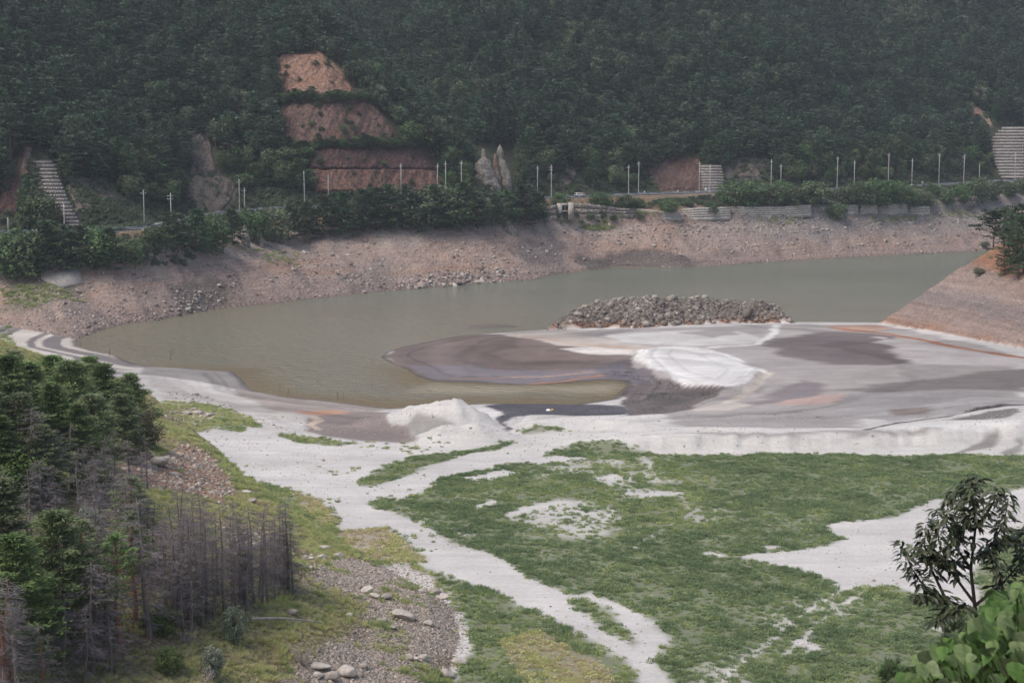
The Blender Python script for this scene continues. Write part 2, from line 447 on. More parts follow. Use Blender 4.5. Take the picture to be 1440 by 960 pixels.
def height(x, y, zones=False):
    x = np.asarray(x, np.float32); y = np.asarray(y, np.float32)
    sh = x.shape
    x = x.ravel(); y = y.ravel()
    # valley floor and lake bed
    dw = pl_dist(WATER_W, x, y, closed=True)
    iw = inside(WATER_W, x, y)
    wob = fbm(x, y, 9, 3, 4)
    shore = np.where(iw, -dw, dw)
    shore_w = shore + wob * 0.8 * sstep(0, 5, np.abs(shore))
    flo = np.where(shore_w > 0, 3.3 * (1 - np.exp(-shore_w / 75)), 0.10 * shore_w)
    flo = np.maximum(flo, -4)
    flo = flo + fbm(x, y, 30, 9, 4) * 0.30 * sstep(2, 25, shore) + fbm(x, y, 3, 19, 3) * 0.06 * sstep(1, 6, shore)
    zone = np.zeros(x.shape, np.int8)                       # 0 floor
    m = (y > 150) & (y < 620)
    if m.any():
        xs, ys = x[m], y[m]
        f = flo[m]
        nz = fbm(xs, ys, 6, 31, 4)
        for line, hh, hw, asy in PILES:
            d = pl_dist(line, xs, ys) + nz * 1.2
            f = f + (hh + 0.8 * fbm(xs * 2.0, ys * 0.6, 5, 33, 4, 0.6) * sstep(hw, hw * 0.4, d)) * np.clip(1 - d / hw, 0, 1) ** 1.1
        f = f + 1.7 * sstep(-1.5, 3.5, sdf(WEDGE, xs, ys, 8) + fbm(xs, ys, 14, 39, 2) * 0.8)
        ds = pl_dist(SCARP, xs, ys)
        # which side of the scarp: beyond it the flat is higher
        yl = np.interp(xs, SCARP[:, 0], SCARP[:, 1])
        sg = np.where(ys > yl, ds, -ds) + nz * 0.8 + 1.6 * fbm(xs * 1.4, ys * 0.2, 7, 37, 4, 0.6)
        f = f + sstep(-12, 40, xs) * 3.0 * sstep(-4.5, 0.5, sg) * np.exp(-np.clip(sg, 0, None) / 26)
        ch = sdf(CHANNEL, xs, ys, 8)
        f = np.where(ch > -4, f + (np.minimum(f, 0.35) - f) * sstep(-4, 1, ch + fbm(xs, ys, 18, 38, 2) * 1.2), f)
        dt = pl_dist(TRENCH, xs, ys)
        f = f - 0.9 * np.exp(-(dt / 0.9) ** 2) * sstep(0, 1, ys * 0 + 1)
        flo[m] = f
    z = flo
    # small mud islet
    di = np.hypot((x - ISLET[0]) / 8.2, (y - ISLET[1]) / 5.5)
    z = np.where(di < 1.6, np.maximum(z, 0.55 * (1 - di ** 2)), z)
    # far bank, road shelf and mountain
    fm = inside(FAR_POLY, x, y)
    if fm.any():
        xs, ys = x[fm], y[fm]
        dS = pl_dist(S_W, xs, ys)
        dR, zr = pl_dist(ROAD_P, xs, ys, ROAD_Z)
        mt = inside(MT_POLY, xs, ys)
        n1 = fbm(xs, ys, 14, 41, 5, 0.55)
        n2 = fbm(xs, ys, 55, 51, 4)
        w = np.clip(dR - 6.5, 0, None)
        dSw = np.clip(dS + (n1 * 2.2 + n2 * 4) * sstep(1, 14, dS), 0, None)
        t = dSw / (dSw + w + 1e-6)
        zb = zr * bank_profile(t, xs) + (n1 * 1.0 + fbm(xs, ys, 5, 47, 4, 0.65) * 0.7) * sstep(0, 6, dS) * sstep(0, 5, w)
        slope = 0.74 + 0.50 * np.exp(-(((xs + 72) / 62) ** 2 + ((ys - 760) / 75) ** 2))
        dm = np.clip(dR - 8.0, 0, None)
        zm = zr + slope * dm
        for axis, z0, al, sl in GULLIES:
            arc = np.concatenate([[0], np.cumsum(np.hypot(*np.diff(axis, axis=0).T))])
            dG, ar = pl_dist(axis, xs, ys, arc)
            g = z0 + al * ar + sl * dG
            k = 6.0                                         # smooth minimum
            hh = np.clip(0.5 + 0.5 * (g - zm) / k / 2, 0, 1)
            zm = g * (1 - hh) + zm * hh - k * hh * (1 - hh)
        zm = zm + (n2 * 7 + n1 * 2.0) * sstep(4, 50, dm)
        zm = np.where(zm > 230, 230 + (zm - 230) * 0.3, zm)
        zf = np.where(mt, np.maximum(zm, zr), zb)
        z[fm] = np.maximum(z[fm], zf)
        zone[fm] = np.where(mt & (dR > 7), 2, 1)
    # near left hillside
    d = sdf(NH_POLY, x, y, 15)
    m = d > 0
    if m.any():
        xs, ys, dn = x[m], y[m], d[m]
        nn = fbm(xs, ys, 16, 61, 5, 0.55)
        dn = np.clip(dn + nn * 2.5 * sstep(0, 6, dn), 0, None)
        zn = 2.6 + np.interp(dn, [0, 4, 10, 30, 60, 130], [0, 2.2, 4.0, 12.5, 26, 55]) + nn * 0.5
        zone[m] = np.where(zn > z[m], 3, zone[m])
        z[m] = np.maximum(z[m], zn)
    # the slope below the camera
    zc = 58.0 - 0.53 * y + 1.5 * fbm(x, y, 20, 71, 4) * sstep(6, 30, y)
    zone[zc > z] = 3
    z = np.maximum(z, zc)
    # headland
    d = sdf(HL_POLY, x, y, 5)
    m = d > 0
    if m.any():
        xs, ys = x[m], y[m]
        nn = fbm(xs, ys, 12, 81, 5, 0.55)
        zh = np.minimum(0.60 * pl_dist(HL_NEAR, xs, ys), 0.95 * pl_dist(HL_FAR, xs, ys))
        zh = 0.9 + np.where(zh > 24, 24 + (zh - 24) * 0.75, zh) + (nn * 1.3 + fbm(xs, ys, 4, 87, 4, 0.6) * 0.5) * sstep(0, 8, zh)
        zone[m] = np.where(zh > z[m], 4, zone[m])
        z[m] = np.maximum(z[m], zh)
    # rocky mound between flats and lake
    d = sdf(IS_POLY, x, y, 4)
    m = d > 0
    if m.any():
        xs, ys = x[m], y[m]
        nn = fbm(xs, ys, 6, 91, 5, 0.6)
        zi = 0.5 + 9.0 * (1 - np.exp(-np.clip(d[m] + nn * 1.6, 0, None) / 8.5)) + nn * 0.9
        zone[m] = 5
        z[m] = np.maximum(z[m], zi)
    z = z.reshape(sh)
    return (z, zone.reshape(sh), shore.reshape(sh)) if zones else z

# coarse height grid for casting photograph rays
GX0, GY0, GS = -470.0, 0.0, 2.0
_gx = np.arange(GX0, 560, GS); _gy = np.arange(GY0, 1300, GS)
GRID = height(*np.meshgrid(_gx, _gy, indexing='ij'))
def grid_z(x, y):
    u = np.clip((x - GX0) / GS, 0, len(_gx) - 2); v = np.clip((y - GY0) / GS, 0, len(_gy) - 2)
    i = u.astype(int); j = v.astype(int); a = u - i; b = v - j
    return (GRID[i, j] * (1 - a) + GRID[i + 1, j] * a) * (1 - b) + (GRID[i, j + 1] * (1 - a) + GRID[i + 1, j + 1] * a) * b

def cast(px, py, t0=60.0):
    """where the rays of these photograph pixels meet the ground"""
    px = np.atleast_1d(np.asarray(px, float)); py = np.atleast_1d(np.asarray(py, float))
    d = rays(px, py)
    ts = np.arange(t0, 1290, 1.5)
    P = d[:, None, :] * ts[None, :, None]
    hit = (P[..., 2] + CAM_H) < np.maximum(grid_z(P[..., 0], P[..., 1]), 0)
    k = np.where(hit.any(1), hit.argmax(1), len(ts) - 1)
    lo = ts[np.maximum(k - 1, 0)]; hi = ts[k]
    for _ in range(8):
        mid = (lo + hi) / 2
        Q = d * mid[:, None]
        under = (Q[:, 2] + CAM_H) < np.maximum(grid_z(Q[:, 0], Q[:, 1]), 0)
        hi = np.where(under, mid, hi); lo = np.where(under, lo, mid)
    Q = d * hi[:, None]; Q[:, 2] += CAM_H
    return Q

def G(pxpts):
    """photograph polygon -> ground polygon (x, y)"""
    p = np.array(pxpts, float)
    return cast(p[:, 0], p[:, 1])[:, :2]

# ------------------------------------------------------------------ what covers the ground where: (polygon, colour as seen, edge softness m)
def paint(cols, x, y, poly, c, soft=1.5, amount=1.0, ragged=1.0):
    P = G(poly)
    m = (x > P[:, 0].min() - 10) & (x < P[:, 0].max() + 10) & (y > P[:, 1].min() - 10) & (y < P[:, 1].max() + 10)
    if not m.any():
        return
    xs = x[m]; ys = y[m]
    n = fbm(xs * 0.3, ys * 0.7, 7, 5, 5, 0.55)
    s = sdf(P, xs + 2.6 * ragged * fbm(xs, ys, 14, 7, 4, 0.5), ys + 2.6 * ragged * fbm(xs * 0.6, ys, 16, 8, 3, 0.45), 9)
    a = (sstep(-soft * 0.7, soft * 0.7, s + n * (soft * 1.7 + 0.3) * ragged) * amount)[:, None]
    cols[m] = cols[m] * (1 - a) + alb(c) * a

def stroke(cols, x, y, line, c, width=1.5, amount=1.0, ragged=1.0):
    P = G(line)
    m = (x > P[:, 0].min() - 8) & (x < P[:, 0].max() + 8) & (y > P[:, 1].min() - 8) & (y < P[:, 1].max() + 8)
    if not m.any():
        return
    xs = x[m]; ys = y[m]
    n = fbm(xs, ys, 5, 15, 4, 0.6)
    d = pl_dist(P, xs + 1.2 * ragged * fbm(xs, ys, 9, 17, 3), ys + 1.2 * ragged * fbm(xs, ys, 9, 18, 3))
    a = (sstep(width * 1.2, width * 0.4, d + n * width * 0.6) * amount)[:, None]
    cols[m] = cols[m] * (1 - a) + alb(c) * a

SAND = (205, 201, 196)
FLOOR_PAINT = [
    # far flats
    ('p', [(765, 463), (850, 463), (1000, 460), (1120, 455), (1240, 455), (1440, 505), (1440, 565), (1200, 590), (950, 590), (880, 575), (880, 500), (700, 468)], (168, 162, 157), 2),
    ('p', [(780, 466), (860, 464), (1000, 462), (1080, 460), (1085, 468), (1000, 474), (900, 478), (820, 472)], (160, 154, 150), 3),
    ('p', [(850, 470), (950, 466), (1040, 466), (1080, 474), (1050, 482), (960, 486), (880, 482)], (196, 192, 187), 2),
    ('p', [(965, 468), (1020, 464), (1045, 470), (1000, 475)], (158, 153, 148), 2),
    ('p', [(535, 502), (567, 486), (640, 471), (700, 469), (770, 480), (830, 492), (890, 500), (890, 520), (870, 533), (747, 543), (680, 539), (600, 536), (560, 515)], (126, 113, 108), 1.0),
    ('p', [(573, 515), (640, 514), (700, 520), (800, 521), (850, 514), (880, 509), (872, 530), (747, 541), (680, 537), (607, 535), (583, 527)], (128, 121, 124), 1.5),
    ('p', [(640, 473), (720, 474), (800, 492), (860, 500), (840, 508), (760, 515), (690, 505), (640, 490)], (120, 106, 100), 3),
    ('p', [(690, 470), (760, 466), (830, 474), (910, 487), (895, 496), (860, 492), (790, 484)], (186, 176, 166), 1.5),
    ('p', [(790, 491), (830, 488), (880, 492), (890, 497), (840, 499)], (205, 199, 190), 1.2),
    ('s', [(735, 472), (800, 482), (850, 487), (890, 490)], (196, 160, 132), 0.9),
    ('s', [(745, 541), (790, 536), (830, 530), (865, 524)], (178, 134, 104), 1.0),
    ('s', [(640, 533), (700, 532), (760, 530), (830, 523)], (160, 134, 120), 0.8),
    ('s', [(575, 486), (545, 494), (537, 502), (550, 511), (576, 521), (588, 530), (612, 537), (680, 539.5)], (168, 146, 130), 0.9),
    ('p', [(885, 500), (905, 521), (935, 534), (990, 545), (1020, 546), (978, 573), (940, 582), (870, 584), (867, 563), (886, 550), (890, 541), (850, 531), (860, 512)], (112, 104, 101), 1.2),
    ('p', [(905, 555), (960, 549), (1000, 552), (970, 570), (920, 575)], (98, 92, 88), 2),
    ('p', [(830, 515), (880, 507), (905, 524), (930, 536), (890, 540), (850, 530)], (116, 110, 114), 1.5),
    ('p', [(682, 570), (720, 567), (870, 570), (870, 582), (800, 583), (740, 584), (718, 586), (716, 594), (726, 606), (714, 607), (702, 594), (690, 577)], (92, 90, 95), 0.8),
    ('p', [(890, 500), (900, 491), (935, 487), (990, 490), (1030, 500), (1078, 520), (1058, 541), (1015, 547), (960, 538), (915, 522)], (222, 219, 215), 0.8),
    ('p', [(990, 490), (1060, 487), (1140, 498), (1190, 512), (1180, 528), (1120, 532), (1080, 522), (1040, 503)], (160, 154, 151), 2.5),
    ('p', [(1065, 487), (1100, 475), (1150, 467), (1240, 468), (1275, 486), (1262, 503), (1295, 507), (1250, 514), (1180, 513), (1130, 506), (1090, 491)], (116, 107, 105), 3.5),
    ('p', [(1085, 562), (1128, 535), (1158, 538), (1168, 546), (1140, 556), (1050, 572), (1040, 567)], (132, 124, 124), 3),
    ('p', [(1195, 549), (1270, 535), (1360, 521), (1460, 518), (1460, 556), (1380, 549), (1300, 549), (1220, 551)], (132, 125, 121), 3.5),
    ('p', [(1075, 569), (1120, 561), (1190, 552), (1197, 560), (1150, 568)], (184, 160, 150), 1.5),
    ('p', [(1190, 553), (1300, 549), (1400, 555), (1460, 561), (1460, 569), (1330, 582), (1250, 594), (1170, 582)], (164, 160, 157), 2),
    ('p', [(1260, 575), (1310, 570), (1300, 580), (1270, 583)], (130, 120, 112), 2),
    ('p', [(950, 584), (1060, 576), (1200, 583), (1220, 602), (1000, 603), (940, 596)], (164, 158, 155), 3),
    ('p', [(1230, 474), (1320, 489), (1440, 505), (1460, 520), (1300, 511), (1270, 500)], (192, 185, 181), 3),
    ('p', [(1160, 458), (1240, 456), (1260, 462), (1200, 468)], (180, 150, 132), 2),
    ('s', [(1168, 461), (1230, 467), (1290, 476), (1345, 488), (1440, 503)], (160, 104, 76), 1.6),
    ('s', [(1092, 457), (1087, 470), (1062, 484), (1000, 488)], (214, 211, 207), 1.6),
    ('s', [(985, 577), (1020, 565), (1050, 552), (1078, 524)], (196, 186, 174), 1.6),
    ('p', [(975, 575), (1030, 566), (1055, 568), (1020, 577)], (190, 182, 172), 1.0),
    # near plateau of white sand
    ('p', [(545, 600), (640, 600), (700, 606), (740, 592), (830, 585), (960, 600), (1220, 604), (1440, 588), (1440, 640), (880, 640), (720, 640), (560, 640)], (208, 204, 198), 1.5),
    ('s', [(905, 612), (1000, 613), (1100, 611), (1230, 605), (1330, 602)], (160, 155, 152), 0.7),
    ('p', [(1330, 640), (1380, 605), (1398, 604), (1402, 630)], (150, 146, 140), 1.0),
    ('p', [(1412, 640), (1416, 612), (1440, 608), (1440, 640)], (150, 146, 140), 1.2),
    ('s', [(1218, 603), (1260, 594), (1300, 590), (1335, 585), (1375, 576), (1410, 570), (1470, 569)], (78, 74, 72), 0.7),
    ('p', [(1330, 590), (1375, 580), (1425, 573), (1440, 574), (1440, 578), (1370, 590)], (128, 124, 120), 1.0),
    ('p', [(1240, 600), (1310, 592), (1400, 590), (1440, 583), (1440, 600), (1300, 604)], (218, 215, 210), 1.0),
    # left flats
    ('p', [(200, 516), (328, 521), (342, 534), (353, 547), (335, 549), (300, 541), (240, 531), (200, 526)], (150, 145, 141), 1.0),
    ('p', [(205, 528), (300, 543), (345, 556), (420, 582), (440, 600), (380, 590), (300, 566), (215, 545)], (196, 190, 184), 1.5),
    ('p', [(330, 546), (400, 557), (480, 568), (545, 576), (500, 584), (400, 576), (340, 557)], (166, 155, 148), 1.8),
    ('p', [(425, 592), (470, 577), (545, 580), (562, 598), (585, 616), (520, 618), (460, 613), (430, 606)], (142, 130, 126), 1.5),
    ('p', [(415, 578), (470, 576), (492, 581), (440, 584)], (186, 148, 124), 1.0),
    ('s', [(445, 570), (480, 573), (530, 579)], (196, 192, 184), 0.8),
    ('s', [(438, 586), (450, 592), (436, 598), (445, 604)], (200, 182, 166), 1.0),
    # right faces of the heap: damp grey sand
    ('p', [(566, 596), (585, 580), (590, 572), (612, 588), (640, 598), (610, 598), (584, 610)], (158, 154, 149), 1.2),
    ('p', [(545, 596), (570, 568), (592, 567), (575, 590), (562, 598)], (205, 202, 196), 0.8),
]
# what grows where: (polygon, density, tint 0 dark green .. 0.5 fresh green .. 0.8 yellow green .. 1 dry tan)
GRASS = [
    ([(1460, 641), (1300, 639), (1100, 639), (960, 638), (900, 630), (850, 619), (800, 624), (770, 640), (700, 656), (640, 668), (590, 692), (560, 705), (600, 735), (640, 765), (700, 785), (760, 818),
      (800, 833), (830, 832), (870, 850), (920, 878), (945, 905), (915, 930), (945, 965), (1000, 1000), (1460, 1000)], 0.92, 0.30),
    ([(503, 676), (540, 655), (590, 640), (650, 632), (725, 621), (705, 632), (640, 641), (600, 656), (570, 669), (530, 682), (510, 682)], 0.95, 0.36),
    ([(520, 705), (545, 696), (570, 705), (600, 725), (590, 735), (550, 722)], 0.7, 0.4),
    ([(385, 609), (430, 612), (510, 625), (480, 628), (420, 622)], 0.85, 0.5),
    ([(295, 600), (345, 602), (340, 607), (300, 605)], 0.7, 0.5),
    ([(730, 606), (790, 600), (800, 604), (745, 612)], 0.7, 0.4),
    ([(225, 562), (300, 568), (345, 582), (372, 602), (310, 600), (245, 596)], 0.8, 0.68),
    ([(262, 640), (300, 628), (345, 668), (400, 688), (455, 725), (520, 775), (600, 800), (700, 840), (640, 856), (560, 806), (470, 762), (400, 730), (330, 690)], 0.95, 0.62),
    ([(400, 685), (450, 700), (480, 740), (440, 735)], 0.8, 0.92),
    ([(480, 745), (560, 745), (600, 790), (560, 800), (500, 775)], 0.75, 0.95),
    ([(600, 800), (680, 830), (760, 868), (830, 900), (885, 940), (900, 1000), (620, 1000), (655, 900), (640, 850)], 0.95, 0.42),
    ([(690, 905), (760, 890), (840, 930), (870, 975), (740, 975)], 0.7, 0.86),
    ([(815, 838), (850, 850), (905, 905), (890, 912), (840, 880), (800, 850)], 0.75, 0.42),
]
HILL_BARE = [
    [(160, 625), (220, 640), (255, 622), (300, 640), (338, 690), (320, 712), (260, 690), (180, 690)],
    [(430, 815), (445, 795), (480, 783), (560, 790), (612, 815), (642, 846), (656, 892), (645, 940), (630, 1000), (360, 1000), (400, 945), (440, 915), (500, 885), (515, 850), (480, 832)],
    [(310, 760), (380, 750), (430, 770), (400, 778), (330, 775)],
    [(130, 870), (230, 865), (280, 900), (200, 935), (120, 930)],
]
SAND_IN_GRASS = [
    [(868, 695), (910, 688), (957, 690), (950, 697), (900, 701)],
    [(708, 724), (735, 712), (790, 704), (818, 708), (765, 716), (740, 724), (730, 734)],
    [(1460, 685), (1400, 695), (1310, 700), (1260, 725), (1158, 738), (1168, 750), (1190, 760), (1155, 769), (1110, 773), (1040, 783), (1110, 801), (1160, 816), (1180, 830), (1250, 823), (1310, 842),
     (1350, 858), (1380, 858), (1380, 800), (1440, 740), (1460, 715)],
    [(983, 777), (1010, 775), (1040, 783), (1010, 787)],
    [(1062, 764), (1100, 770), (1075, 774)],
    [(832, 829), (865, 848), (905, 878), (940, 900), (928, 906), (880, 886), (845, 858), (825, 836)],
    [(1308, 882), (1340, 873), (1348, 890)],
    [(630, 738), (670, 750), (660, 754), (635, 745)],
    [(700, 650), (780, 640), (830, 646), (760, 654)],
    [(640, 672), (700, 660), (735, 664), (670, 676)],
    [(848, 668), (868, 664), (872, 674), (852, 676)],
    [(655, 712), (690, 700), (705, 704), (670, 718)],
    [(1118, 900), (1150, 893), (1160, 915), (1125, 915)],
]
SPARSE_IN_GRASS = [   # thin growth with sand showing
    [(640, 690), (760, 650), (900, 640), (1010, 660), (1000, 740), (900, 760), (760, 750), (680, 730)],
    [(1140, 800), (1230, 790), (1260, 830), (1060, 960), (980, 1000), (1000, 940), (1120, 850)],
]
# ------------------------------------------------------------------ terrain meshes
def veg_field(x, y):
    """density and tint of low growth at ground points"""
    den = np.zeros(x.shape, np.float32); tint = np.full(x.shape, 0.45, np.float32)
    wx = x + 1.6 * fbm(x, y, 9, 23, 4, 0.6); wy = y + 2.6 * fbm(x, y, 9, 24, 4, 0.6)
    hill = np.clip(sdf(NH_POLY, wx, wy, 12), -12, 60)
    h = sstep(0.5, 4, hill)
    clump = fbm(x, y, 11, 25, 4, 0.6)
    den = np.maximum(den, h * np.clip(0.78 + 0.6 * clump, 0.1, 1))
    tint = np.where(h > 0.3, np.clip(0.74 + 0.25 * fbm(x, y, 14, 26, 3), 0.45, 0.95), tint)
    for poly, dn, tn in GRASS:
        s = sdf(G(poly), wx, wy, 6)
        a = sstep(-0.7, 1.2, s)
        den = np.maximum(den, a * dn)
        tint = np.where(a > 0.5, tn + 0.16 * clump, tint)
    sp = np.zeros(x.shape, np.float32)
    for poly in SPARSE_IN_GRASS:
        sp = np.maximum(sp, sstep(-4, 4, sdf(G(poly), wx, wy, 6)))
    den = den * (1 - 0.8 * sp * sstep(-0.05, 0.35, fbm(x, y * 0.7, 13, 27, 4, 0.6)))
    tint = tint + sp * 0.12
    for poly in SAND_IN_GRASS + HILL_BARE[:2]:
        den = den * (1 - sstep(-0.6, 1.0, sdf(G(poly), wx, wy, 6)))
    for poly in HILL_BARE[2:]:
        den = den * (1 - 0.7 * sstep(-1.5, 2.0, sdf(G(poly), wx, wy, 6)))
    # weeds on the bare gravel and scattered over the sand
    gm = sdf(G(HILL_BARE[1]), x, y, 6) > 0
    den = np.where(gm, np.maximum(den, 0.8 * sstep(0.08, 0.45, fbm(x, y, 6, 28, 4, 0.6))), den)
    tint = np.where(gm, 0.6, tint)
    # wheel tracks
    for a, b in (([(1235, 800), (1180, 830), (1120, 870), (1060, 920), (1000, 965)], 0.8), ([(1255, 805), (1205, 838), (1150, 878), (1100, 925)], 0.8),
                 ([(870, 690), (860, 720), (845, 745)], 0.7), ([(1010, 700), (940, 740), (890, 770)], 0.6), ([(900, 640), (930, 665), (960, 700), (985, 740)], 0.6)):
        den = den * (1 - 0.8 * b * sstep(0.6, 0.15, pl_dist(G(a), x, y) + 0.5 * clump))
    return np.clip(den, 0, 1), np.clip(tint, 0, 1)

BANK_BASE = (184, 162, 149)
MT_BARE = [   # bare places on the far slope, photograph polygons with colour
    ([(388, 82), (420, 76), (458, 78), (503, 132), (480, 139), (440, 131), (396, 131)], (176, 140, 118)),
    ([(398, 150), (520, 145), (568, 203), (500, 205), (440, 190), (396, 180)], (134, 108, 96)),
    ([(418, 215), (600, 209), (616, 250), (600, 262), (440, 268), (420, 240)], (122, 96, 86)),
    ([(272, 190), (290, 187), (300, 215), (306, 245), (285, 250), (268, 240)], (128, 120, 116)),
    ([(262, 255), (300, 248), (335, 258), (322, 285), (285, 300), (265, 285)], (126, 118, 114)),
    ([(90, 258), (140, 250), (178, 280), (175, 300), (110, 300)], (110, 112, 102)),
    ([(30, 206), (45, 204), (40, 245), (30, 262)], (150, 118, 98)),
    ([(0, 258), (28, 250), (30, 285), (0, 300)], (118, 94, 82)),
    ([(787, 245), (802, 238), (814, 244), (800, 262), (788, 262)], (120, 112, 116)),
    ([(912, 240), (940, 222), (985, 222), (985, 272), (935, 268)], (128, 100, 88)),
    ([(1020, 232), (1045, 222), (1078, 228), (1070, 250), (1025, 252)], (108, 104, 106)),
    ([(1365, 150), (1385, 158), (1398, 175), (1385, 180), (1368, 165)], (130, 118, 110)),
]
VINES = [(105, 300), (150, 285), (205, 280), (215, 318), (160, 332), (110, 326)]

def bank_cols(x, y, z, shore):
    n1 = fbm(x, y, 40, 33, 4); n2 = fbm(x, y, 10, 34, 5, 0.6); n3 = fbm(x + z * 3, z * 9, 22, 35, 4)
    c = np.tile(alb(BANK_BASE), (len(x), 1))
    def mix(col, a):
        nonlocal c
        a = np.clip(a, 0, 1)[:, None]; c = c * (1 - a) + alb(col) * a
    mix((186, 158, 142), sstep(0.0, 0.5, n1) * 0.8)
    mix((150, 140, 134), sstep(0.05, 0.5, -n1 + n2 * 0.5) * 0.8)
    mix((184, 146, 122), sstep(0.25, 0.6, n3) * 0.6)
    mix((196, 182, 170), sstep(12, 20, z + n2 * 5) * sstep(0.0, 0.4, n2 + 0.1) * 0.7)
    mix((160, 140, 130), sstep(7, 1.5, z + n2 * 3) * 0.55)
    mix((202, 176, 156), sstep(0.35, 0.7, n2) * 0.6)
    rill = fbm(x * 0.9 + y * 0.5, z * 0.35, 7, 38, 4, 0.65)
    mix((128, 116, 110), sstep(0.25, 0.55, rill) * 0.55)
    mix((140, 124, 116), sstep(1.0, 0.3, z))
    mix((150, 128, 102), sstep(22.5, 25, z + n2 * 2))
    # rock and rubble, greyer on the eastern reach
    mix((158, 150, 146), sstep(60, 150, x) * sstep(6, 14, z + n2 * 3) * 0.8)
    return c

def terrain():
    ys = [56.0]
    while ys[-1] < 1290:
        ys.append(ys[-1] + max(0.45, ys[-1] * (0.0032 if ys[-1] < 640 else 0.0027)))
    ys = np.array(ys)
    us = np.linspace(-0.40, 0.40, 660)
    Y, U = np.meshgrid(ys, us, indexing='ij')
    X = U * (Y + 60)
    Z, zone, shore = height(X, Y, True)
    x, y, z = X.ravel(), Y.ravel(), Z.ravel()
    zn = zone.ravel(); sh = shore.ravel()
    steep = (np.abs(np.gradient(Z, axis=0)) / np.gradient(ys)[:, None]).ravel()
    cols = np.tile(alb(SAND), (len(x), 1)); crack = np.zeros(len(x), np.float32)
    # valley floor
    m = (zn == 0) | (zn == 3)
    xs, yy = x[m], y[m]
    c = cols[m]
    n1 = fbm(xs, yy, 26, 101, 5, 0.6); n2 = fbm(xs, yy * 0.6, 7, 102, 5, 0.6)
    for kind, pts, col, w in FLOOR_PAINT:
        (paint if kind == 'p' else stroke)(c, xs, yy, pts, col, w)
    # flow marks: thin pale and dark bands along old water lines
    s0 = sh[m]; zz = z[m]
    band = vnoise(zz * 5.5 + n1 * 1.2, zz * 0, 1.0, 120)
    gent = sstep(0.10, 0.04, steep[m])
    flat = ((yy > 330) & (s0 > 0) & (s0 < 110)).astype(np.float32) * gent
    c *= (1 + (band - 0.5) * 0.34 * flat)[:, None]
    # thin contour lines: terraces cut by small waves, along the shore, round the wedge and across the far flats
    dl = sdf(WEDGE, xs, yy, 30)
    for src, fq, sd_, am, mk in ((s0, 0.9, 122, 0.30, sstep(16, 8, s0) * (s0 > 0)), (np.abs(dl), 0.8, 123, 0.22, (dl > 2) * gent), (zz * 26 + n1 * 3, 0.55, 124, 0.16, flat * sstep(2, 8, s0)), (zz * 9 + n1 * 2, 0.5, 125, 0.14, sstep(330, 350, yy) * (s0 > 0) * gent)):
        ln = vnoise(src * fq + n2 * 0.35, xs * 0.012, 1.0, sd_)
        c *= (1 - am * mk * sstep(0.66, 0.86, ln) + am * 0.5 * mk * sstep(0.36, 0.16, ln))[:, None]
    ckm = np.zeros(len(xs), np.float32)
    for P in ([(840, 520), (885, 500), (905, 521), (935, 534), (990, 545), (1020, 546), (978, 573), (940, 582), (870, 584), (867, 563), (886, 550), (890, 541)], [(682, 570), (720, 567), (870, 570), (870, 582), (740, 584), (726, 607), (708, 606), (690, 577)]):
        ckm = np.maximum(ckm, sstep(-1.5, 2.5, sdf(G(P), xs, yy, 5)))
    crack[m] = ckm
    # striped beach in the cove
    cove = sstep(-92, -104, xs) * sstep(395, 410, yy) * (s0 > 0)
    st = sstep(0.42, 0.58, vnoise(s0 * 0.42 + n1 * 0.8 + 0.02 * xs, xs * 0.02, 1.0, 121))
    a = cove[:, None]
    c = c * (1 - a) + a * (alb(200, 192, 182) * (1 - st[:, None]) + alb(128, 122, 120) * st[:, None])
    # wet rim by the water
    a = (sstep(2.6, 0.5, s0 + n2 * 0.8) * (s0 > 0))[:, None] * 0.85
    c = c * (1 - a) + alb(84, 77, 73) * a
    a = (s0 <= 0)[:, None]
    c = np.where(a, alb(112, 100, 84), c)
    di = np.hypot((xs - ISLET[0]) / 8.2, (yy - ISLET[1]) / 5.5)
    c[di < 1.2] = alb(112, 104, 98)
    # soil under growth
    g = yy < 430
    dn, tn = veg_field(xs[g], yy[g])
    gcol = alb(108, 116, 82) * (1 - sstep(0.75, 1.0, tn))[:, None] + alb(158, 140, 112) * sstep(0.75, 1.0, tn)[:, None]
    c[g] = c[g] * (1 - 0.92 * dn[:, None]) + gcol * 0.92 * dn[:, None]
    hill = zn[m] == 3
    cf = c.copy()
    # bare ground of the hillside
    hc = np.tile(alb(150, 134, 116), (len(xs), 1))
    paint(hc, xs, yy, HILL_BARE[0], (172, 138, 116), 2)
    paint(hc, xs, yy, HILL_BARE[1], (176, 162, 148), 1.5)
    paint(hc, xs, yy, HILL_BARE[2], (150, 146, 142), 1.0)
    paint(hc, xs, yy, HILL_BARE[3], (140, 112, 94), 2)
    dh = np.zeros(len(xs)); dh[g] = dn
    hc = hc * (1 - 0.8 * dh[:, None]) + alb(138, 136, 92) * 0.8 * dh[:, None]
    c = np.where(hill[:, None], hc, cf)
    c *= (1 + 0.10 * n1 + 0.10 * n2)[:, None]
    cols[m] = c
    # far bank
    m = zn == 1
    cols[m] = bank_cols(x[m], y[m], z[m], sh[m])
    c = cols[m]
    paint(c, x[m], y[m], [(800, 360), (860, 352), (960, 358), (1000, 368), (960, 378), (830, 381), (815, 372)], (122, 112, 106), 2)
    paint(c, x[m], y[m], [(720, 345), (780, 335), (800, 350), (790, 372), (740, 370)], (140, 128, 124), 2)
    paint(c, x[m], y[m], [(230, 400), (290, 385), (340, 410), (320, 435), (260, 440)], (140, 128, 118), 2)
    paint(c, x[m], y[m], [(0, 395), (60, 390), (130, 420), (60, 440), (0, 440)], (150, 138, 124), 3)
    # road shelf
    dR = pl_dist(ROAD_P, x[m], y[m])
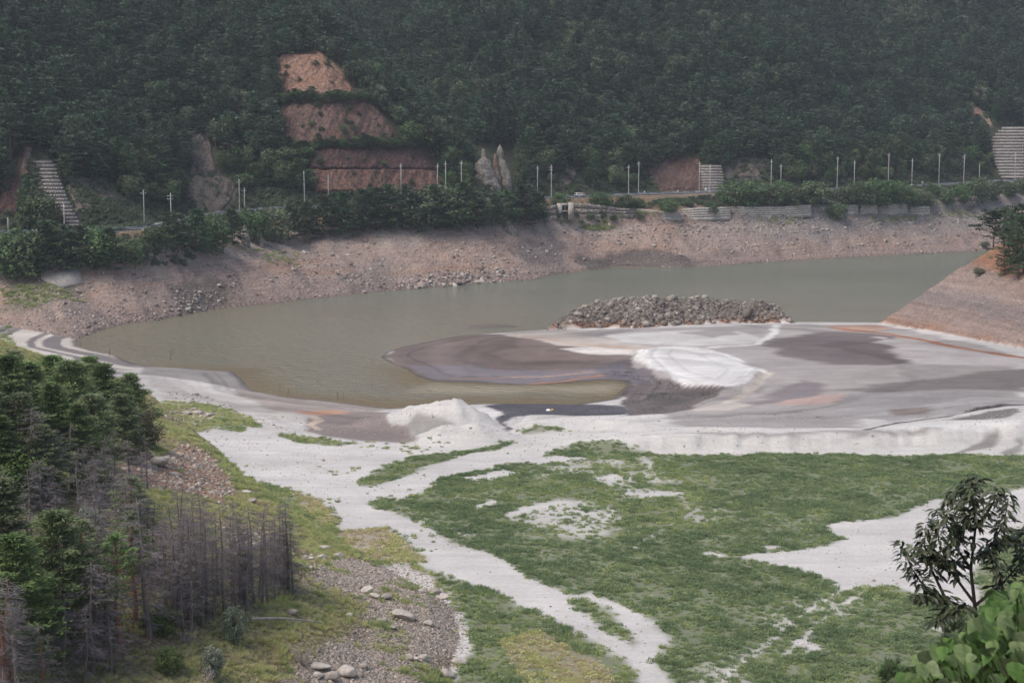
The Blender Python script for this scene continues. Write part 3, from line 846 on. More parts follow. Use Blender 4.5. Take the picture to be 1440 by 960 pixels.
    a = sstep(6.5, 5.5, dR)[:, None]
    c = c * (1 - a) + alb(150, 148, 146) * a
    cols[m] = c
    # mountain: forest soil, bare rock
    m = zn == 2
    c = np.tile(alb(70, 74, 56), (int(m.sum()), 1))
    for poly, col in MT_BARE:
        paint(c, x[m], y[m], poly, col, 2.0, ragged=0.6)
    cols[m] = c
    # headland
    m = zn == 4
    xs, yy, zz = x[m], y[m], z[m]
    n2 = fbm(xs, yy, 9, 34, 5, 0.6)
    c = np.tile(alb(168, 148, 138), (len(xs), 1))
    a = sstep(4.5, 1.0, zz + n2 * 2)[:, None]; c = c * (1 - a) + alb(172, 134, 112) * a
    a = (sstep(6, 9, zz + n2 * 1.5) * sstep(14, 10, zz + n2 * 2))[:, None] * 0.7; c = c * (1 - a) + alb(146, 136, 134) * a
    a = sstep(17, 20, zz + n2 * 3)[:, None]; c = c * (1 - a) + alb(172, 128, 104) * a
    stv = vnoise(zz * 2.2 + n2 * 0.5, zz * 0, 1.0, 130)
    c *= (1 + (stv - 0.5) * 0.3)[:, None]
    cols[m] = c
    # mound
    m = zn == 5
    n2 = fbm(x[m], y[m], 7, 36, 5, 0.6)
    c = np.tile(alb(142, 132, 122), (int(m.sum()), 1))
    a = sstep(2.6, 1.2, z[m] + n2 * 1.2)[:, None] * 0.8; c = c * (1 - a) + alb(170, 122, 98) * a
    a = sstep(0.1, 0.5, n2)[:, None] * 0.6; c = c * (1 - a) + alb(166, 158, 148) * a
    cols[m] = c

    nr, nc = X.shape
    idx = np.arange(nr * nc).reshape(nr, nc)
    quads = np.stack([idx[:-1, :-1], idx[:-1, 1:], idx[1:, 1:], idx[1:, :-1]], -1).reshape(-1, 4)
    zq = zone[:-1, :-1].ravel()
    V = np.stack([x, y, z], -1)
    spec = {0: ('valley_floor', ground_mat('sandy_floor', (0.12, 1.8), (0.09, 0.14), 0.45, 1.5, 0.25, streak=0.10, cracks=True)),
            1: ('lake_bank', ground_mat('rocky_bank', (0.12, 1.1), (0.22, 0.40), 1.0, 0.7, 1.8, stones=0.0, strata=0.16)),
            2: ('mountain', ground_mat('mountain_soil', (0.1, 0.7), (0.2, 0.35), 0.8, 0.5, 1.5)),
            3: ('hillside', ground_mat('hillside_soil', (0.3, 2.5), (0.2, 0.35), 0.8, 2.0, 0.5, stones=0.22, stone_scale=2.2)),
            4: ('headland', ground_mat('headland_soil', (0.12, 1.2), (0.18, 0.32), 0.8, 0.9, 1.0, stones=0.14, stone_scale=1.6, strata=0.2)),
            5: ('rocky_mound', ground_mat('mound_rock', (0.25, 1.0), (0.25, 0.4), 1.0, 0.7, 2.0, stones=0.35, stone_scale=0.7))}
    for k, (nm, mat) in spec.items():
        q = quads[zq == k]
        if k == 0:
            q = q[(V[q, 2].max(1) > -3.9)]
        used, inv = np.unique(q, return_inverse=True)
        me = mk_mesh(nm, V[used], inv.reshape(-1, 4), mat, True, cols[used], {'crack': crack[used]} if k == 0 else None)
        o = ob(nm, me)
        tag(o, kind='structure')
terrain()

# ------------------------------------------------------------------ water
def water():
    ys = np.arange(330, 960, 4.0); us = np.linspace(-0.40, 0.40, 260)
    Y, U = np.meshgrid(ys, us, indexing='ij'); X = U * (Y + 60)
    x, y = X.ravel(), Y.ravel()
    n1 = fbm(x, y, 60, 140, 4); n2 = fbm(x, y * 0.5, 16, 141, 4)
    c = np.tile(srgb(128, 125, 108) , (len(x), 1))
    far = sstep(500, 760, y + 60 * n1)[:, None]
    c = c * (1 - far) + srgb(106, 112, 98) * far
    lf = sstep(-40, -130, x + n1 * 20)[:, None]
    c = c * (1 - 0.5 * lf) + srgb(112, 106, 82) * 0.5 * lf
    # silty shallows by the sand
    sh = pl_dist(WATER_W[22:], x, y)
    a = (sstep(16, 2, sh + n2 * 7) * sstep(440, 420, y))[:, None] * 0.8
    c = c * (1 - a) + srgb(120, 104, 72) * a
    P = W([(600, 538), (680, 541), (800, 541), (870, 538), (886, 545), (860, 556), (760, 552), (680, 556), (560, 552)], 0)
    a = sstep(-2, 6, sdf(P, x, y, 8))[:, None] * 0.9
    c = c * (1 - a) + srgb(164, 154, 132) * a
    m, nt, out = new_mat('murky_water')
    tc = N(nt, 'ShaderNodeTexCoord').outputs['Object']
    at = N(nt, 'ShaderNodeAttribute', attribute_name='Col').outputs['Color']
    mp = N(nt, 'ShaderNodeMapping'); nt.links.new(tc, mp.inputs['Vector']); mp.inputs['Scale'].default_value = (0.28, 0.55, 1); mp.inputs['Rotation'].default_value = (0, 0, 0.35)
    w1 = noise(nt, mp.outputs[0], 0.9, 5, 0.6)
    big = noise(nt, tc, 0.012, 3, 0.6)
    bp = N(nt, 'ShaderNodeBump', i_Distance=3.2); nt.links.new(w1, bp.inputs['Height'])
    nt.links.new(maprange(nt, big, 0.35, 0.65, 0.45, 1.0), bp.inputs['Strength'])
    p = N(nt, 'ShaderNodeBsdfPrincipled', i_Roughness=0.16, i_IOR=1.33)
    nt.links.new(at, p.inputs['Base Color']); nt.links.new(bp.outputs[0], p.inputs['Normal'])
    nt.links.new(p.outputs[0], out.inputs['Surface'])
    nr, nc = X.shape
    idx = np.arange(nr * nc).reshape(nr, nc)
    q = np.stack([idx[:-1, :-1], idx[:-1, 1:], idx[1:, 1:], idx[1:, :-1]], -1).reshape(-1, 4)
    o = ob('water', mk_mesh('water', np.stack([x, y, 0 * x], -1), q, m, True, c))
    tag(o, kind='structure')
water()
# ------------------------------------------------------------------ foliage and tree prototypes
def unit(v):
    return v / (np.linalg.norm(v, axis=-1, keepdims=True) + 1e-9)

def leaves(C, A, Nrm, L, Wd):
    """rhombic leaves: centre, long axis, rough normal, length, width"""
    A = unit(A); B = unit(np.cross(Nrm, A))
    L = np.asarray(L)[:, None]; Wd = np.asarray(Wd)[:, None]
    V = np.stack([C - A * L / 2, C + B * Wd / 2, C + A * L / 2, C - B * Wd / 2], 1).reshape(-1, 3)
    return V, np.arange(len(C) * 4).reshape(-1, 4)

def pine_parts(seed, h, R, base=0.22, nb=34, pads=3, per_pad=10, leaf=(0.9, 0.42), pad_r=0.75, flat=0.32, irregular=0.3, branch_k=0, lean=0.03, top_flat=1.25):
    r = np.random.default_rng(seed)
    zs = np.linspace(0, h * 0.97, 9)
    trunk = np.stack([lean * zs * r.normal() + 0.12 * np.sin(zs * 0.7 + r.random() * 6), lean * zs * r.normal() + 0.12 * np.sin(zs * 0.6 + r.random() * 6), zs], -1)
    trunk[0, :2] = 0
    mt = MB().tube(trunk, np.linspace(0.022 * h, 0.004 * h, 9), 6)
    br = MB(); C = []; out = []
    for k in range(nb):
        f = base + (1 - base) * ((k + 0.5) / nb) ** 0.9
        z = f * h
        p0 = np.array([np.interp(z, zs, trunk[:, i]) for i in range(3)])
        ff = (f - base) / (1 - base)
        L = R * (1 - ff ** top_flat * 0.93) * (0.55 + 0.45 * min(1, ff * 5)) * r.uniform(1 - irregular, 1 + irregular * 0.6)
        az = k * 2.39996 + r.normal() * 0.35
        up = 0.05 + 0.45 * ff + r.normal() * 0.08
        d = np.array([math.cos(az), math.sin(az), up])
        ts = np.linspace(0, 1, 4)
        path = p0 + d * L * ts[:, None] + np.array([0, 0, 0.12 * L]) * (ts ** 2)[:, None]
        if branch_k and L > 0.5:
            br.tube(path, np.linspace(0.012 * L + 0.015, 0.008, 4), branch_k, False)
        n = max(1, int(round(pads * (0.4 + 0.6 * L / R))))
        for j in range(n):
            t = 1.0 if j == 0 else r.uniform(0.35, 0.95)
            q = p0 + d * L * t + np.array([0, 0, 0.12 * L * t * t])
            q = q + np.array([-math.sin(az), math.cos(az), 0]) * r.normal() * 0.28 * L * (0 if j == 0 else 1)
            C.append(q); out.append(d * [1, 1, 0])
    C.append(trunk[-1] + [0, 0, 0.2]); out.append(np.array([0.1, 0, 1.0]))
    C = np.array(C); out = np.array(out)
    n = len(C) * per_pad
    P = np.repeat(C, per_pad, 0); D = np.repeat(out, per_pad, 0)
    off = unit(r.normal(size=(n, 3))) * (r.random(n) ** 0.45)[:, None] * pad_r * (R / 3.2) ** 0.5
    off[:, 2] *= flat
    P = P + off
    A = unit(unit(D) * 0.6 + unit(off * [1, 1, 1.2]) * 0.9 + r.normal(size=(n, 3)) * 0.35 + [0, 0, 0.25])
    Nr = unit(np.array([0, 0, 1.0]) + r.normal(size=(n, 3)) * 0.55)
    V, Fq = leaves(P, A, Nr, leaf[0] * r.uniform(0.6, 1.25, n), leaf[1] * r.uniform(0.6, 1.25, n))
    return mt, br, V, Fq

def broad_parts(seed, h, R, lobes=20, per=70, leaf=(0.6, 0.4), base=0.25, squash=1.0):
    r = np.random.default_rng(seed)
    mt = MB(); br = MB()
    zs = np.linspace(0, h * 0.6, 5)
    mt.tube(np.stack([0.15 * np.sin(zs * 0.5 + seed), 0.15 * np.cos(zs * 0.4 + seed), zs], -1), np.linspace(0.02 * h + 0.03, 0.01 * h, 5), 6)
    cs = []
    zc = h * (base + 1) / 2; rz = h * (1 - base) / 2
    for k in range(lobes):
        u = 1 - 2 * (k + 0.5) / lobes
        a = k * 2.39996 + r.normal() * 0.3
        s = math.sqrt(1 - u * u)
        q = np.array([s * math.cos(a) * R, s * math.sin(a) * R, u * rz * squash]) * r.uniform(0.55, 0.88)
        cs.append(q + [0, 0, zc])
        br.tube([[0, 0, h * 0.35], (np.array([0, 0, h * 0.4]) + q * 0.5 + [0, 0, zc * 0.5 - 0.1 * h]) * [1, 1, 1], q + [0, 0, zc]], [0.05 + 0.006 * h, 0.04, 0.015], 4, False)
    C = np.repeat(np.array(cs), per, 0); n = len(C)
    off = unit(r.normal(size=(n, 3))) * (r.random(n) ** 0.35)[:, None]
    lr = np.repeat(r.uniform(0.32, 0.5, lobes) * R, per)
    P = C + off * lr[:, None] * [1, 1, 0.8]
    Nr = unit(off + r.normal(size=(n, 3)) * 0.5 + [0, 0, 0.5])
    A = unit(np.cross(Nr, r.normal(size=(n, 3))))
    V, Fq = leaves(P, A, Nr, leaf[0] * r.uniform(0.6, 1.3, n), leaf[1] * r.uniform(0.6, 1.3, n))
    return mt, br, V, Fq

def dead_parts(seed, h, R, nb=46, twigs=16, broken=0.0):
    r = np.random.default_rng(seed)
    zs = np.linspace(0, h, 10)
    trunk = np.stack([0.02 * zs * r.normal() + 0.07 * np.sin(zs * 0.8 + r.random() * 6), 0.02 * zs * r.normal() + 0.07 * np.sin(zs * 0.7 + r.random() * 6), zs], -1)
    trunk[0, :2] = 0
    mt = MB().tube(trunk, np.linspace(0.0125 * h + 0.02, 0.018, 10), 6)
    br = MB(); tw_p = []; tw_d = []; tw_l = []
    for k in range(nb):
        f = 0.10 + 0.89 * (k + r.random()) / nb
        z = f * h
        p0 = np.array([np.interp(z, zs, trunk[:, i]) for i in range(3)])
        L = R * (1 - f) ** 0.6 * r.uniform(0.35, 1.15) * (0.55 if f < 0.25 else 1) + 0.25
        if r.random() < broken: L *= 0.3
        az = r.random() * 6.283
        d = np.array([math.cos(az), math.sin(az), r.uniform(-0.05, 0.45)])
        ts = np.linspace(0, 1, 5)
        path = p0 + d * L * ts[:, None] - np.array([0, 0, r.uniform(0.15, 0.5) * L]) * (ts ** 2)[:, None]
        br.tube(path, np.linspace(0.010 * L + 0.012, 0.006, 5), 3, False)
        nt = int(twigs * (0.3 + L / R))
        t = r.uniform(0.25, 1, nt)
        q = np.stack([np.interp(t, ts, path[:, i]) for i in range(3)], -1)
        dd = unit(d * 0.7 + r.normal(size=(nt, 3)) * [0.55, 0.55, 0.3] - [0, 0, 0.35])
        tw_p.append(q); tw_d.append(dd); tw_l.append(r.uniform(0.25, 0.75, nt) * (0.4 + 0.5 * L / R))
    P = np.concatenate(tw_p); D = np.concatenate(tw_d); L = np.concatenate(tw_l) * 1.3
    V, Fq = leaves(P + D * L[:, None] / 2, D, unit(r.normal(size=(len(P), 3))), L, np.full(len(P), 0.024))
    return mt, br, V, Fq

M = {}
M['pine_far'] = leaf_mat('pine_needles_far', alb(60, 84, 68), alb(108, 132, 100), True, 0.35, 0.15, 0.30)
M['broad_far'] = leaf_mat('broad_leaves_far', alb(74, 94, 66), alb(126, 138, 108), True, 0.45, 0.2, 0.30)
M['pine_far_o'] = leaf_mat('pine_needles_roadside', alb(62, 84, 64), alb(106, 128, 92), False, 0.35, 0.15, 0.28)
M['broad_far_o'] = leaf_mat('broad_leaves_roadside', alb(72, 96, 62), alb(120, 140, 96), False, 0.45, 0.2, 0.3)
M['pine_near'] = leaf_mat('pine_needles_near', alb(92, 116, 76), alb(146, 164, 108), False, 0.7, 0.2, 0.22, hue=(0.465, 0.51))
M['bush_near'] = leaf_mat('bush_leaves', alb(84, 108, 62), alb(142, 158, 92), False, 0.9, 0.25, 0.25)
M['olive'] = leaf_mat('olive_leaves', alb(96, 98, 62), alb(140, 138, 92), False, 0.9, 0.2, 0.15)
M['silver'] = leaf_mat('silver_leaves', alb(90, 110, 84), alb(160, 172, 148), False, 1.5, 0.25, 0.15)
M['bark'] = plain_mat('bark', alb(112, 96, 84), 0.95, 0.3, 2.0, 0.5)
M['red_bark'] = plain_mat('red_bark', alb(160, 104, 84), 0.95, 0.35, 1.2, 0.5)
M['dead_bark'] = plain_mat('dead_bark', alb(132, 122, 117), 0.95, 0.3, 1.2, 0.4)
M['dead_twig'] = plain_mat('dead_twig', alb(134, 126, 126), 0.95, 0.25, 0.8, 0.0)
M['bleached'] = plain_mat('bleached_wood', alb(176, 168, 158), 0.9, 0.2, 2.0, 0.3)

PROTO = bpy.data.collections.new('prototypes')        # never linked to the scene
def proto_obj(name, me):
    o = bpy.data.objects.new(name, me)
    return o

def merged(mt, V, Fq, br=None, mats=()):
    """trunk and crown in one mesh with two materials (for the far wood that reads as one mass)"""
    mb = MB(); tv, tf = mt.arrays()
    nt = sum(len(f) for f in tf)
    me = mk_mesh('wood_tree', np.concatenate([tv, V]), [f for f in tf] + [Fq + len(tv)])
    for m in mats: me.materials.append(m)
    idx = np.zeros(len(me.polygons), np.int32)
    # polygons were written in order: trunk lists first
    idx[nt:] = 1
    me.polygons.foreach_set('material_index', idx)
    return me

FAR_PINES, FAR_BROAD = [], []
for k in range(6):
    h = [11, 12.5, 13.5, 10.5, 12, 14][k]; R = [4.3, 4.1, 4.8, 4.5, 3.9, 4.6][k]
    FAR_PINES.append(pine_parts(100 + k, h, R, 0.16, 30, 3, 13, (1.3, 0.46), 1.3, 0.15, 0.35, 0, 0.03, [1.1, 1.3, 1.7, 1.9, 1.2, 1.5][k]))
for k in range(4):
    h = [9.5, 11, 8.5, 10.5][k]; R = [3.9, 4.3, 3.8, 4.0][k]
    FAR_BROAD.append(broad_parts(200 + k, h, R, 20, 52, (0.75, 0.5), 0.2))
def split_meshes(parts, nm, leafm, barkm):
    mt, br, V, Fq = parts
    t = mt.mesh(nm + '_trunk', barkm, True)
    b = br.mesh(nm + '_branch', barkm) if br.n else None
    c = mk_mesh(nm + '_crown', V, Fq, leafm)
    return t, b, c

def plant(name, meshes, loc, rz, s, label, cat, group, lean=(0, 0), sz=1.0, names=('trunk', 'branch', 'crown')):
    e = ob(name, None, None, tuple(float(v) for v in loc))
    e.rotation_euler = (lean[0], lean[1], rz)
    e.scale = (s, s, s * sz)
    e.empty_display_size = 0.3
    tag(e, label, cat, group)
    for nm, me in zip(names, meshes):
        if me is not None:
            ob(nm, me, e)
    return e

# geometry-node scatter: one object of many small copies, for what nobody counts
def scatter(name, P, rot, scl, idx, protos, tint, mat_kind='stuff'):
    me = bpy.data.meshes.new(name + '_points')
    n = len(P)
    me.vertices.add(n); me.vertices.foreach_set('co', np.asarray(P, np.float32).ravel())
    a = me.attributes.new('rot', 'FLOAT_VECTOR', 'POINT'); a.data.foreach_set('vector', np.asarray(rot, np.float32).ravel())
    a = me.attributes.new('scl', 'FLOAT_VECTOR', 'POINT'); a.data.foreach_set('vector', np.asarray(scl, np.float32).ravel())
    a = me.attributes.new('idx', 'INT', 'POINT'); a.data.foreach_set('value', np.asarray(idx, np.int32))
    a = me.attributes.new('tint', 'FLOAT', 'POINT'); a.data.foreach_set('value', np.asarray(tint, np.float32))
    me.update()
    col = bpy.data.collections.new(name + '_kinds')
    for i, m in enumerate(protos):
        col.objects.link(bpy.data.objects.new('%02d_%s' % (i, name), m))
    o = ob(name, me)
    ng = bpy.data.node_groups.new(name + '_nodes', 'GeometryNodeTree')
    ng.interface.new_socket('Geometry', in_out='INPUT', socket_type='NodeSocketGeometry')
    ng.interface.new_socket('Geometry', in_out='OUTPUT', socket_type='NodeSocketGeometry')
    gi = ng.nodes.new('NodeGroupInput'); go = ng.nodes.new('NodeGroupOutput')
    ci = ng.nodes.new('GeometryNodeCollectionInfo'); ci.inputs['Collection'].default_value = col
    ci.inputs['Separate Children'].default_value = True; ci.inputs['Reset Children'].default_value = True
    ip = ng.nodes.new('GeometryNodeInstanceOnPoints'); ip.inputs['Pick Instance'].default_value = True
    def attr(nm, t):
        q = ng.nodes.new('GeometryNodeInputNamedAttribute'); q.data_type = t; q.inputs['Name'].default_value = nm
        return q.outputs['Attribute']
    L = ng.links
    L.new(gi.outputs[0], ip.inputs['Points']); L.new(ci.outputs[0], ip.inputs['Instance'])
    L.new(attr('idx', 'INT'), ip.inputs['Instance Index'])
    e2r = ng.nodes.new('FunctionNodeEulerToRotation'); L.new(attr('rot', 'FLOAT_VECTOR'), e2r.inputs[0])
    L.new(e2r.outputs[0], ip.inputs['Rotation']); L.new(attr('scl', 'FLOAT_VECTOR'), ip.inputs['Scale'])
    L.new(ip.outputs[0], go.inputs[0])
    md = o.modifiers.new('scatter', 'NODES'); md.node_group = ng
    tag(o, kind='stuff')
    return o

# ------------------------------------------------------------------ the forest on the mountain
CRIBS = [  # far retaining walls: (photograph polygon) nothing grows there
    [(40, 222), (70, 222), (115, 318), (84, 320)], [(982, 230), (1020, 230), (1020, 274), (982, 274)], [(1394, 176), (1470, 176), (1470, 252), (1398, 252)]]
def px_blocked(x, y, z, h, R, polys, fr=(0.15, 0.55, 0.85)):
    """does a tree standing here cover one of these photograph polygons?"""
    bad = np.zeros(x.shape, bool)
    for f in fr:
        px, py, dep = project(x, y, z + h * f)
        w = F * R / dep * (0.5 if f < 0.7 else 0.2)
        for off in (-1, 0, 1):
            for P in polys:
                bad |= inside(P, px + off * w, py)
    return bad

def forest():
    r = np.random.default_rng(5)
    sp = 5.8
    gx, gy = np.meshgrid(np.arange(-430, 480, sp), np.arange(560, 1240, sp), indexing='ij')
    x = gx.ravel() + r.uniform(-sp * 0.5, sp * 0.5, gx.size); y = gy.ravel() + r.uniform(-sp * 0.5, sp * 0.5, gx.size)
    k = (np.abs(x) < 0.40 * (y + 60)) & inside(MT_POLY, x, y)
    x, y = x[k], y[k]
    dR = pl_dist(ROAD_P, x, y)
    k = dR > 12
    x, y, dR = x[k], y[k], dR[k]
    z = height(x, y)
    # keep what the valley could see: drop trees behind the skyline of the slope
    px, py, dep = project(x, y, z + 12)
    k = py > -60
    x, y, z, dR, px, py, dep = (a[k] for a in (x, y, z, dR, px, py, dep))
    bare = [p for p, c in MT_BARE] + CRIBS + [VINES, [(664, 204), (722, 200), (724, 262), (668, 266)]]
    s = r.uniform(0.85, 1.42, len(x)) * np.where(dR < 20, 0.75, 1.0)
    # rock cut: only small growth close by
    k = ~px_blocked(x, y, z, 12 * s, 3.7 * s, bare)
    x, y, z, dR, px, py, dep, s = (a[k] for a in (x, y, z, dR, px, py, dep, s))
    bl = (fbm(x, y, 45, 161, 3) + 0.45 * r.normal(size=len(x)) > 0.55) | ((dR < 24) & (r.random(len(x)) < 0.45))
    idx = np.where(bl, 6 + r.integers(0, 4, len(x)), r.integers(0, 6, len(x)))
    rz = r.uniform(0, 6.283, len(x))
    sz = r.uniform(0.85, 1.15, len(x))
    # the front rows stand as single trees, the rest of the wood is one mass
    vis = (px > 5) & (px < 1435) & (py > 20) & (dR < 34)
    order = np.argsort(np.where(vis, dR, 1e9))[:min(230, int(vis.sum()))]
    single = np.zeros(len(x), bool); single[order] = True
    pm = [split_meshes(p, 'pine', M['pine_far_o'], M['bark']) for p in FAR_PINES]
    bm = [split_meshes(p, 'broadleaf', M['broad_far_o'], M['bark']) for p in FAR_BROAD]
    for i in np.where(single)[0]:
        reach = 'the western reach of the far road' if px[i] < 420 else ('the rock cut and gully' if px[i] < 760 else 'the eastern reach of the far road')
        if idx[i] < 6:
            plant('pine_tree', pm[idx[i]], (x[i], y[i], z[i] - 0.3), rz[i], s[i], 'dark pine at the foot of the wood above ' + reach, 'tree', 'pines above ' + reach, sz=sz[i])
        else:
            plant('broadleaf_tree', bm[idx[i] - 6], (x[i], y[i], z[i] - 0.3), rz[i], s[i], 'leafy tree at the foot of the wood above ' + reach, 'tree', 'leafy trees above ' + reach, sz=sz[i])
    k = ~single
    protos = [merged(p[0], p[2], p[3], mats=(M['bark'], M['pine_far'])) for p in FAR_PINES] + [merged(p[0], p[2], p[3], mats=(M['bark'], M['broad_far'])) for p in FAR_BROAD]
    n = int(k.sum())
    o = scatter('forest', np.stack([x[k], y[k], z[k] - 0.3], -1), np.stack([r.normal(size=n) * 0.04, r.normal(size=n) * 0.04, rz[k]], -1),
                np.stack([s[k], s[k], s[k] * sz[k]], -1), idx[k], protos, r.random(n))
    o['label'] = 'dense dark pine wood covering the mountain slope'
    print('forest', n, 'singles', int(single.sum()))
    return pm, bm
PINE_M, BROAD_M = forest()

# undergrowth on the vine slope by the western road, berms of the cut and the lower mountain edge
def low_growth():
    r = np.random.default_rng(8)
    protos = []
    for k in range(4):
        p = broad_parts(300 + k, 1.8, 1.3, 9, 26, (0.45, 0.3), 0.0)
        protos.append(mk_mesh('shrub', p[2], p[3], M['broad_far']))
    pts = []; sc = []
    # vines
    P = G(VINES); a = r.uniform(P.min(0), P.max(0), (2600, 2)); a = a[inside(P, a[:, 0], a[:, 1])][:420]
    pts.append(a); sc.append(r.uniform(0.6, 1.2, len(a)))
    for Pp, q in (([(1370, 165), (1420, 150), (1445, 172), (1415, 180), (1396, 195), (1390, 235), (1380, 240)], 160), ([(30, 255), (46, 225), (60, 280), (84, 320), (30, 322)], 150), ([(980, 222), (1025, 222), (1030, 232), (980, 232)], 40), ([(360, 268), (440, 262), (445, 290), (360, 292)], 160)):
        P = G(Pp); a = r.uniform(P.min(0), P.max(0), (q * 5, 2)); a = a[inside(P, a[:, 0], a[:, 1])][:q]
        pts.append(a); sc.append(r.uniform(0.8, 1.7, len(a)))
    # mountain foot along the road and the lakeside shoulder
    n = 5200
    i = r.integers(0, len(ROAD_P) - 1, n); t = r.random(n)[:, None]
    c = ROAD_P[i] * (1 - t) + ROAD_P[i + 1] * t
    d = unit(ROAD_P[i + 1] - ROAD_P[i]); nr = np.stack([-d[:, 1], d[:, 0]], -1)
    off = np.where(r.random(n) < 0.5, r.uniform(8.5, 30, n), -r.uniform(7.5, 17, n))
    pts.append(c + nr * off[:, None]); sc.append(r.uniform(0.5, 1.3, n))
    a = np.concatenate(pts); s = np.concatenate(sc)
    k = np.abs(a[:, 0]) < 0.37 * (a[:, 1] + 60)
    a = a[k]; s = s[k]
    z = height(a[:, 0], a[:, 1])
    k = ~px_blocked(a[:, 0], a[:, 1], z, 1.8 * s, 1.3 * s, [[(666, 204), (722, 200), (722, 258), (670, 262)], MT_BARE[9][0], MT_BARE[2][0], CRIBS[1], CRIBS[2], [(50, 222), (70, 222), (115, 318), (95, 320)], [(985, 262), (700, 276), (700, 290), (985, 276)]], (0.5,))
    a, s, z = a[k], s[k], z[k]
    n = len(a)
    o = scatter('undergrowth', np.stack([a[:, 0], a[:, 1], z - 0.1], -1), np.stack([0 * s, 0 * s, r.uniform(0, 6.28, n)], -1), np.stack([s, s, s], -1), r.integers(0, 4, n), protos, r.random(n))
    o['label'] = 'low green shrubs and vines along both edges of the far road'
low_growth()
# ------------------------------------------------------------------ stones
def rock_arrays(seed, sub=2, flat=0.7, elong=1.3, cuts=9):
    r = np.random.default_rng(seed)
    bm = bmesh.new(); bmesh.ops.create_icosphere(bm, subdivisions=sub, radius=1.0)
    V = np.array([v.co[:] for v in bm.verts]); Fq = np.array([[v.index for v in f.verts] for f in bm.faces]); bm.free()
    for _ in range(cuts):
        n = unit(r.normal(size=3)); d = r.uniform(0.38, 0.75) if sub < 3 else r.uniform(0.55, 0.85)
        V = V - np.clip(V @ n - d, 0, None)[:, None] * n
    V += 0.04 * r.normal(size=V.shape) * (sub < 3)
    if sub >= 3:
        V += V * (0.06 * np.sin(V @ r.normal(size=3) * 4 + 1) + 0.04 * np.sin(V @ r.normal(size=3) * 9))[:, None]
    return V * [elong, 1.0, flat], Fq

def stone_mat(name, a, b, inst=True):
    m, nt, out = new_mat(name)
    if inst: r = N(nt, 'ShaderNodeAttribute', attribute_name='tint', attribute_type='INSTANCER').outputs['Fac']
    else: r = N(nt, 'ShaderNodeObjectInfo').outputs['Random']
    tc = N(nt, 'ShaderNodeTexCoord').outputs['Object']
    c = mixc(nt, 'MIX', r, tuple(a), tuple(b))
    v = maprange(nt, noise(nt, tc, 1.6, 6, 0.7), 0.3, 0.7, 0.7, 1.25)
    cr = N(nt, 'ShaderNodeCombineColor')
    for k in range(3): nt.links.new(v, cr.inputs[k])
    c = mixc(nt, 'MULTIPLY', 1.0, c, cr.outputs[0])
    bp = N(nt, 'ShaderNodeBump', i_Strength=0.4, i_Distance=0.1); nt.links.new(noise(nt, tc, 5, 5, 0.7), bp.inputs['Height'])
    p = N(nt, 'ShaderNodeBsdfPrincipled', i_Roughness=0.92); p.inputs['Specular IOR Level'].default_value = 0.2
    nt.links.new(c, p.inputs['Base Color']); nt.links.new(bp.outputs[0], p.inputs['Normal'])
    nt.links.new(p.outputs[0], out.inputs['Surface'])
    return m
M['stone_bank'] = stone_mat('bank_stone', alb(134, 118, 110), alb(206, 196, 186))
M['stone_gravel'] = stone_mat('gravel_stone', alb(136, 126, 116), alb(212, 198, 182))
M['stone_mound'] = stone_mat('mound_stone', alb(122, 112, 104), alb(186, 176, 164))
M['boulder'] = stone_mat('boulder_stone', alb(178, 168, 158), alb(214, 204, 192), False)

def stones(name, P, s, mat, label, seed, flat=0.55, sub=1):
    r = np.random.default_rng(seed)
    protos = []
    for k in range(6):
        V, Fq = rock_arrays(seed * 10 + k, sub, flat * r.uniform(0.7, 1.3), r.uniform(1.0, 1.7), 7)
        protos.append(mk_mesh('stone', V, Fq, mat))
    n = len(P)
    rot = np.stack([r.normal(size=n) * 0.35, r.normal(size=n) * 0.35, r.uniform(0, 6.283, n)], -1)
    o = scatter(name, P, rot, np.stack([s] * 3, -1), r.integers(0, 6, n), protos, r.random(n))
    o['label'] = label
    return o

def bank_stones():
    r = np.random.default_rng(21)
    # candidates over the far bank, uniform in area
    n = 520000
    y = np.sqrt(r.uniform(450 ** 2, 1000 ** 2, n)); x = r.uniform(-0.36, 0.36, n) * (y + 40)
    k = (y > 0.0) & (y > np.interp(x, S_W[:, 0], S_W[:, 1]) - 60) & (y < np.interp(x, S_W[:, 0], S_W[:, 1]) + 130); x, y = x[k], y[k]
    k = inside(FAR_POLY, x, y) & ~inside(MT_POLY, x, y); x, y = x[k], y[k]
    z = height(x, y); zr = 30
    px, py, dep = project(x, y, z)
    d = 0.22 + 0.5 * sstep(0.1, 0.5, fbm(x, y, 18, 171, 4, 0.6)) * sstep(24, 18, z)
    d = np.where((x > 30) & (z > 9) & (z < 21), np.maximum(d, 0.75 * sstep(9, 14, z + 4 * fbm(x, y, 25, 172, 3))), d)
    for P in ([(225, 440), (260, 405), (300, 405), (305, 432), (262, 445)], [(560, 404), (590, 385), (640, 380), (690, 375), (740, 385), (690, 398), (620, 405)], [(100, 460), (130, 440), (190, 445), (160, 458)]):
        d = np.maximum(d, 0.9 * sstep(-4, 4, sdf(G(P), x, y, 8)))
    d = np.where(z > 25, 0.03, d)
    k = r.random(len(x)) < d * 0.85
    x, y, z = x[k], y[k], z[k]
    s = np.clip(r.lognormal(-1.25, 0.6, len(x)), 0.12, 1.6)
    for P in ([(225, 440), (260, 405), (300, 405), (305, 432), (262, 445)], [(560, 404), (590, 385), (640, 380), (690, 375), (740, 385), (690, 398), (620, 405)]):
        s = np.where(sdf(G(P), x, y, 5) > 0, s * 1.7, s)
    stones('bank_rubble', np.stack([x, y, z + 0.05 * s], -1), s, M['stone_bank'], 'broken stones strewn over the dry lake bank', 3)
    # lower waterline stones
    print('bank stones', len(x))

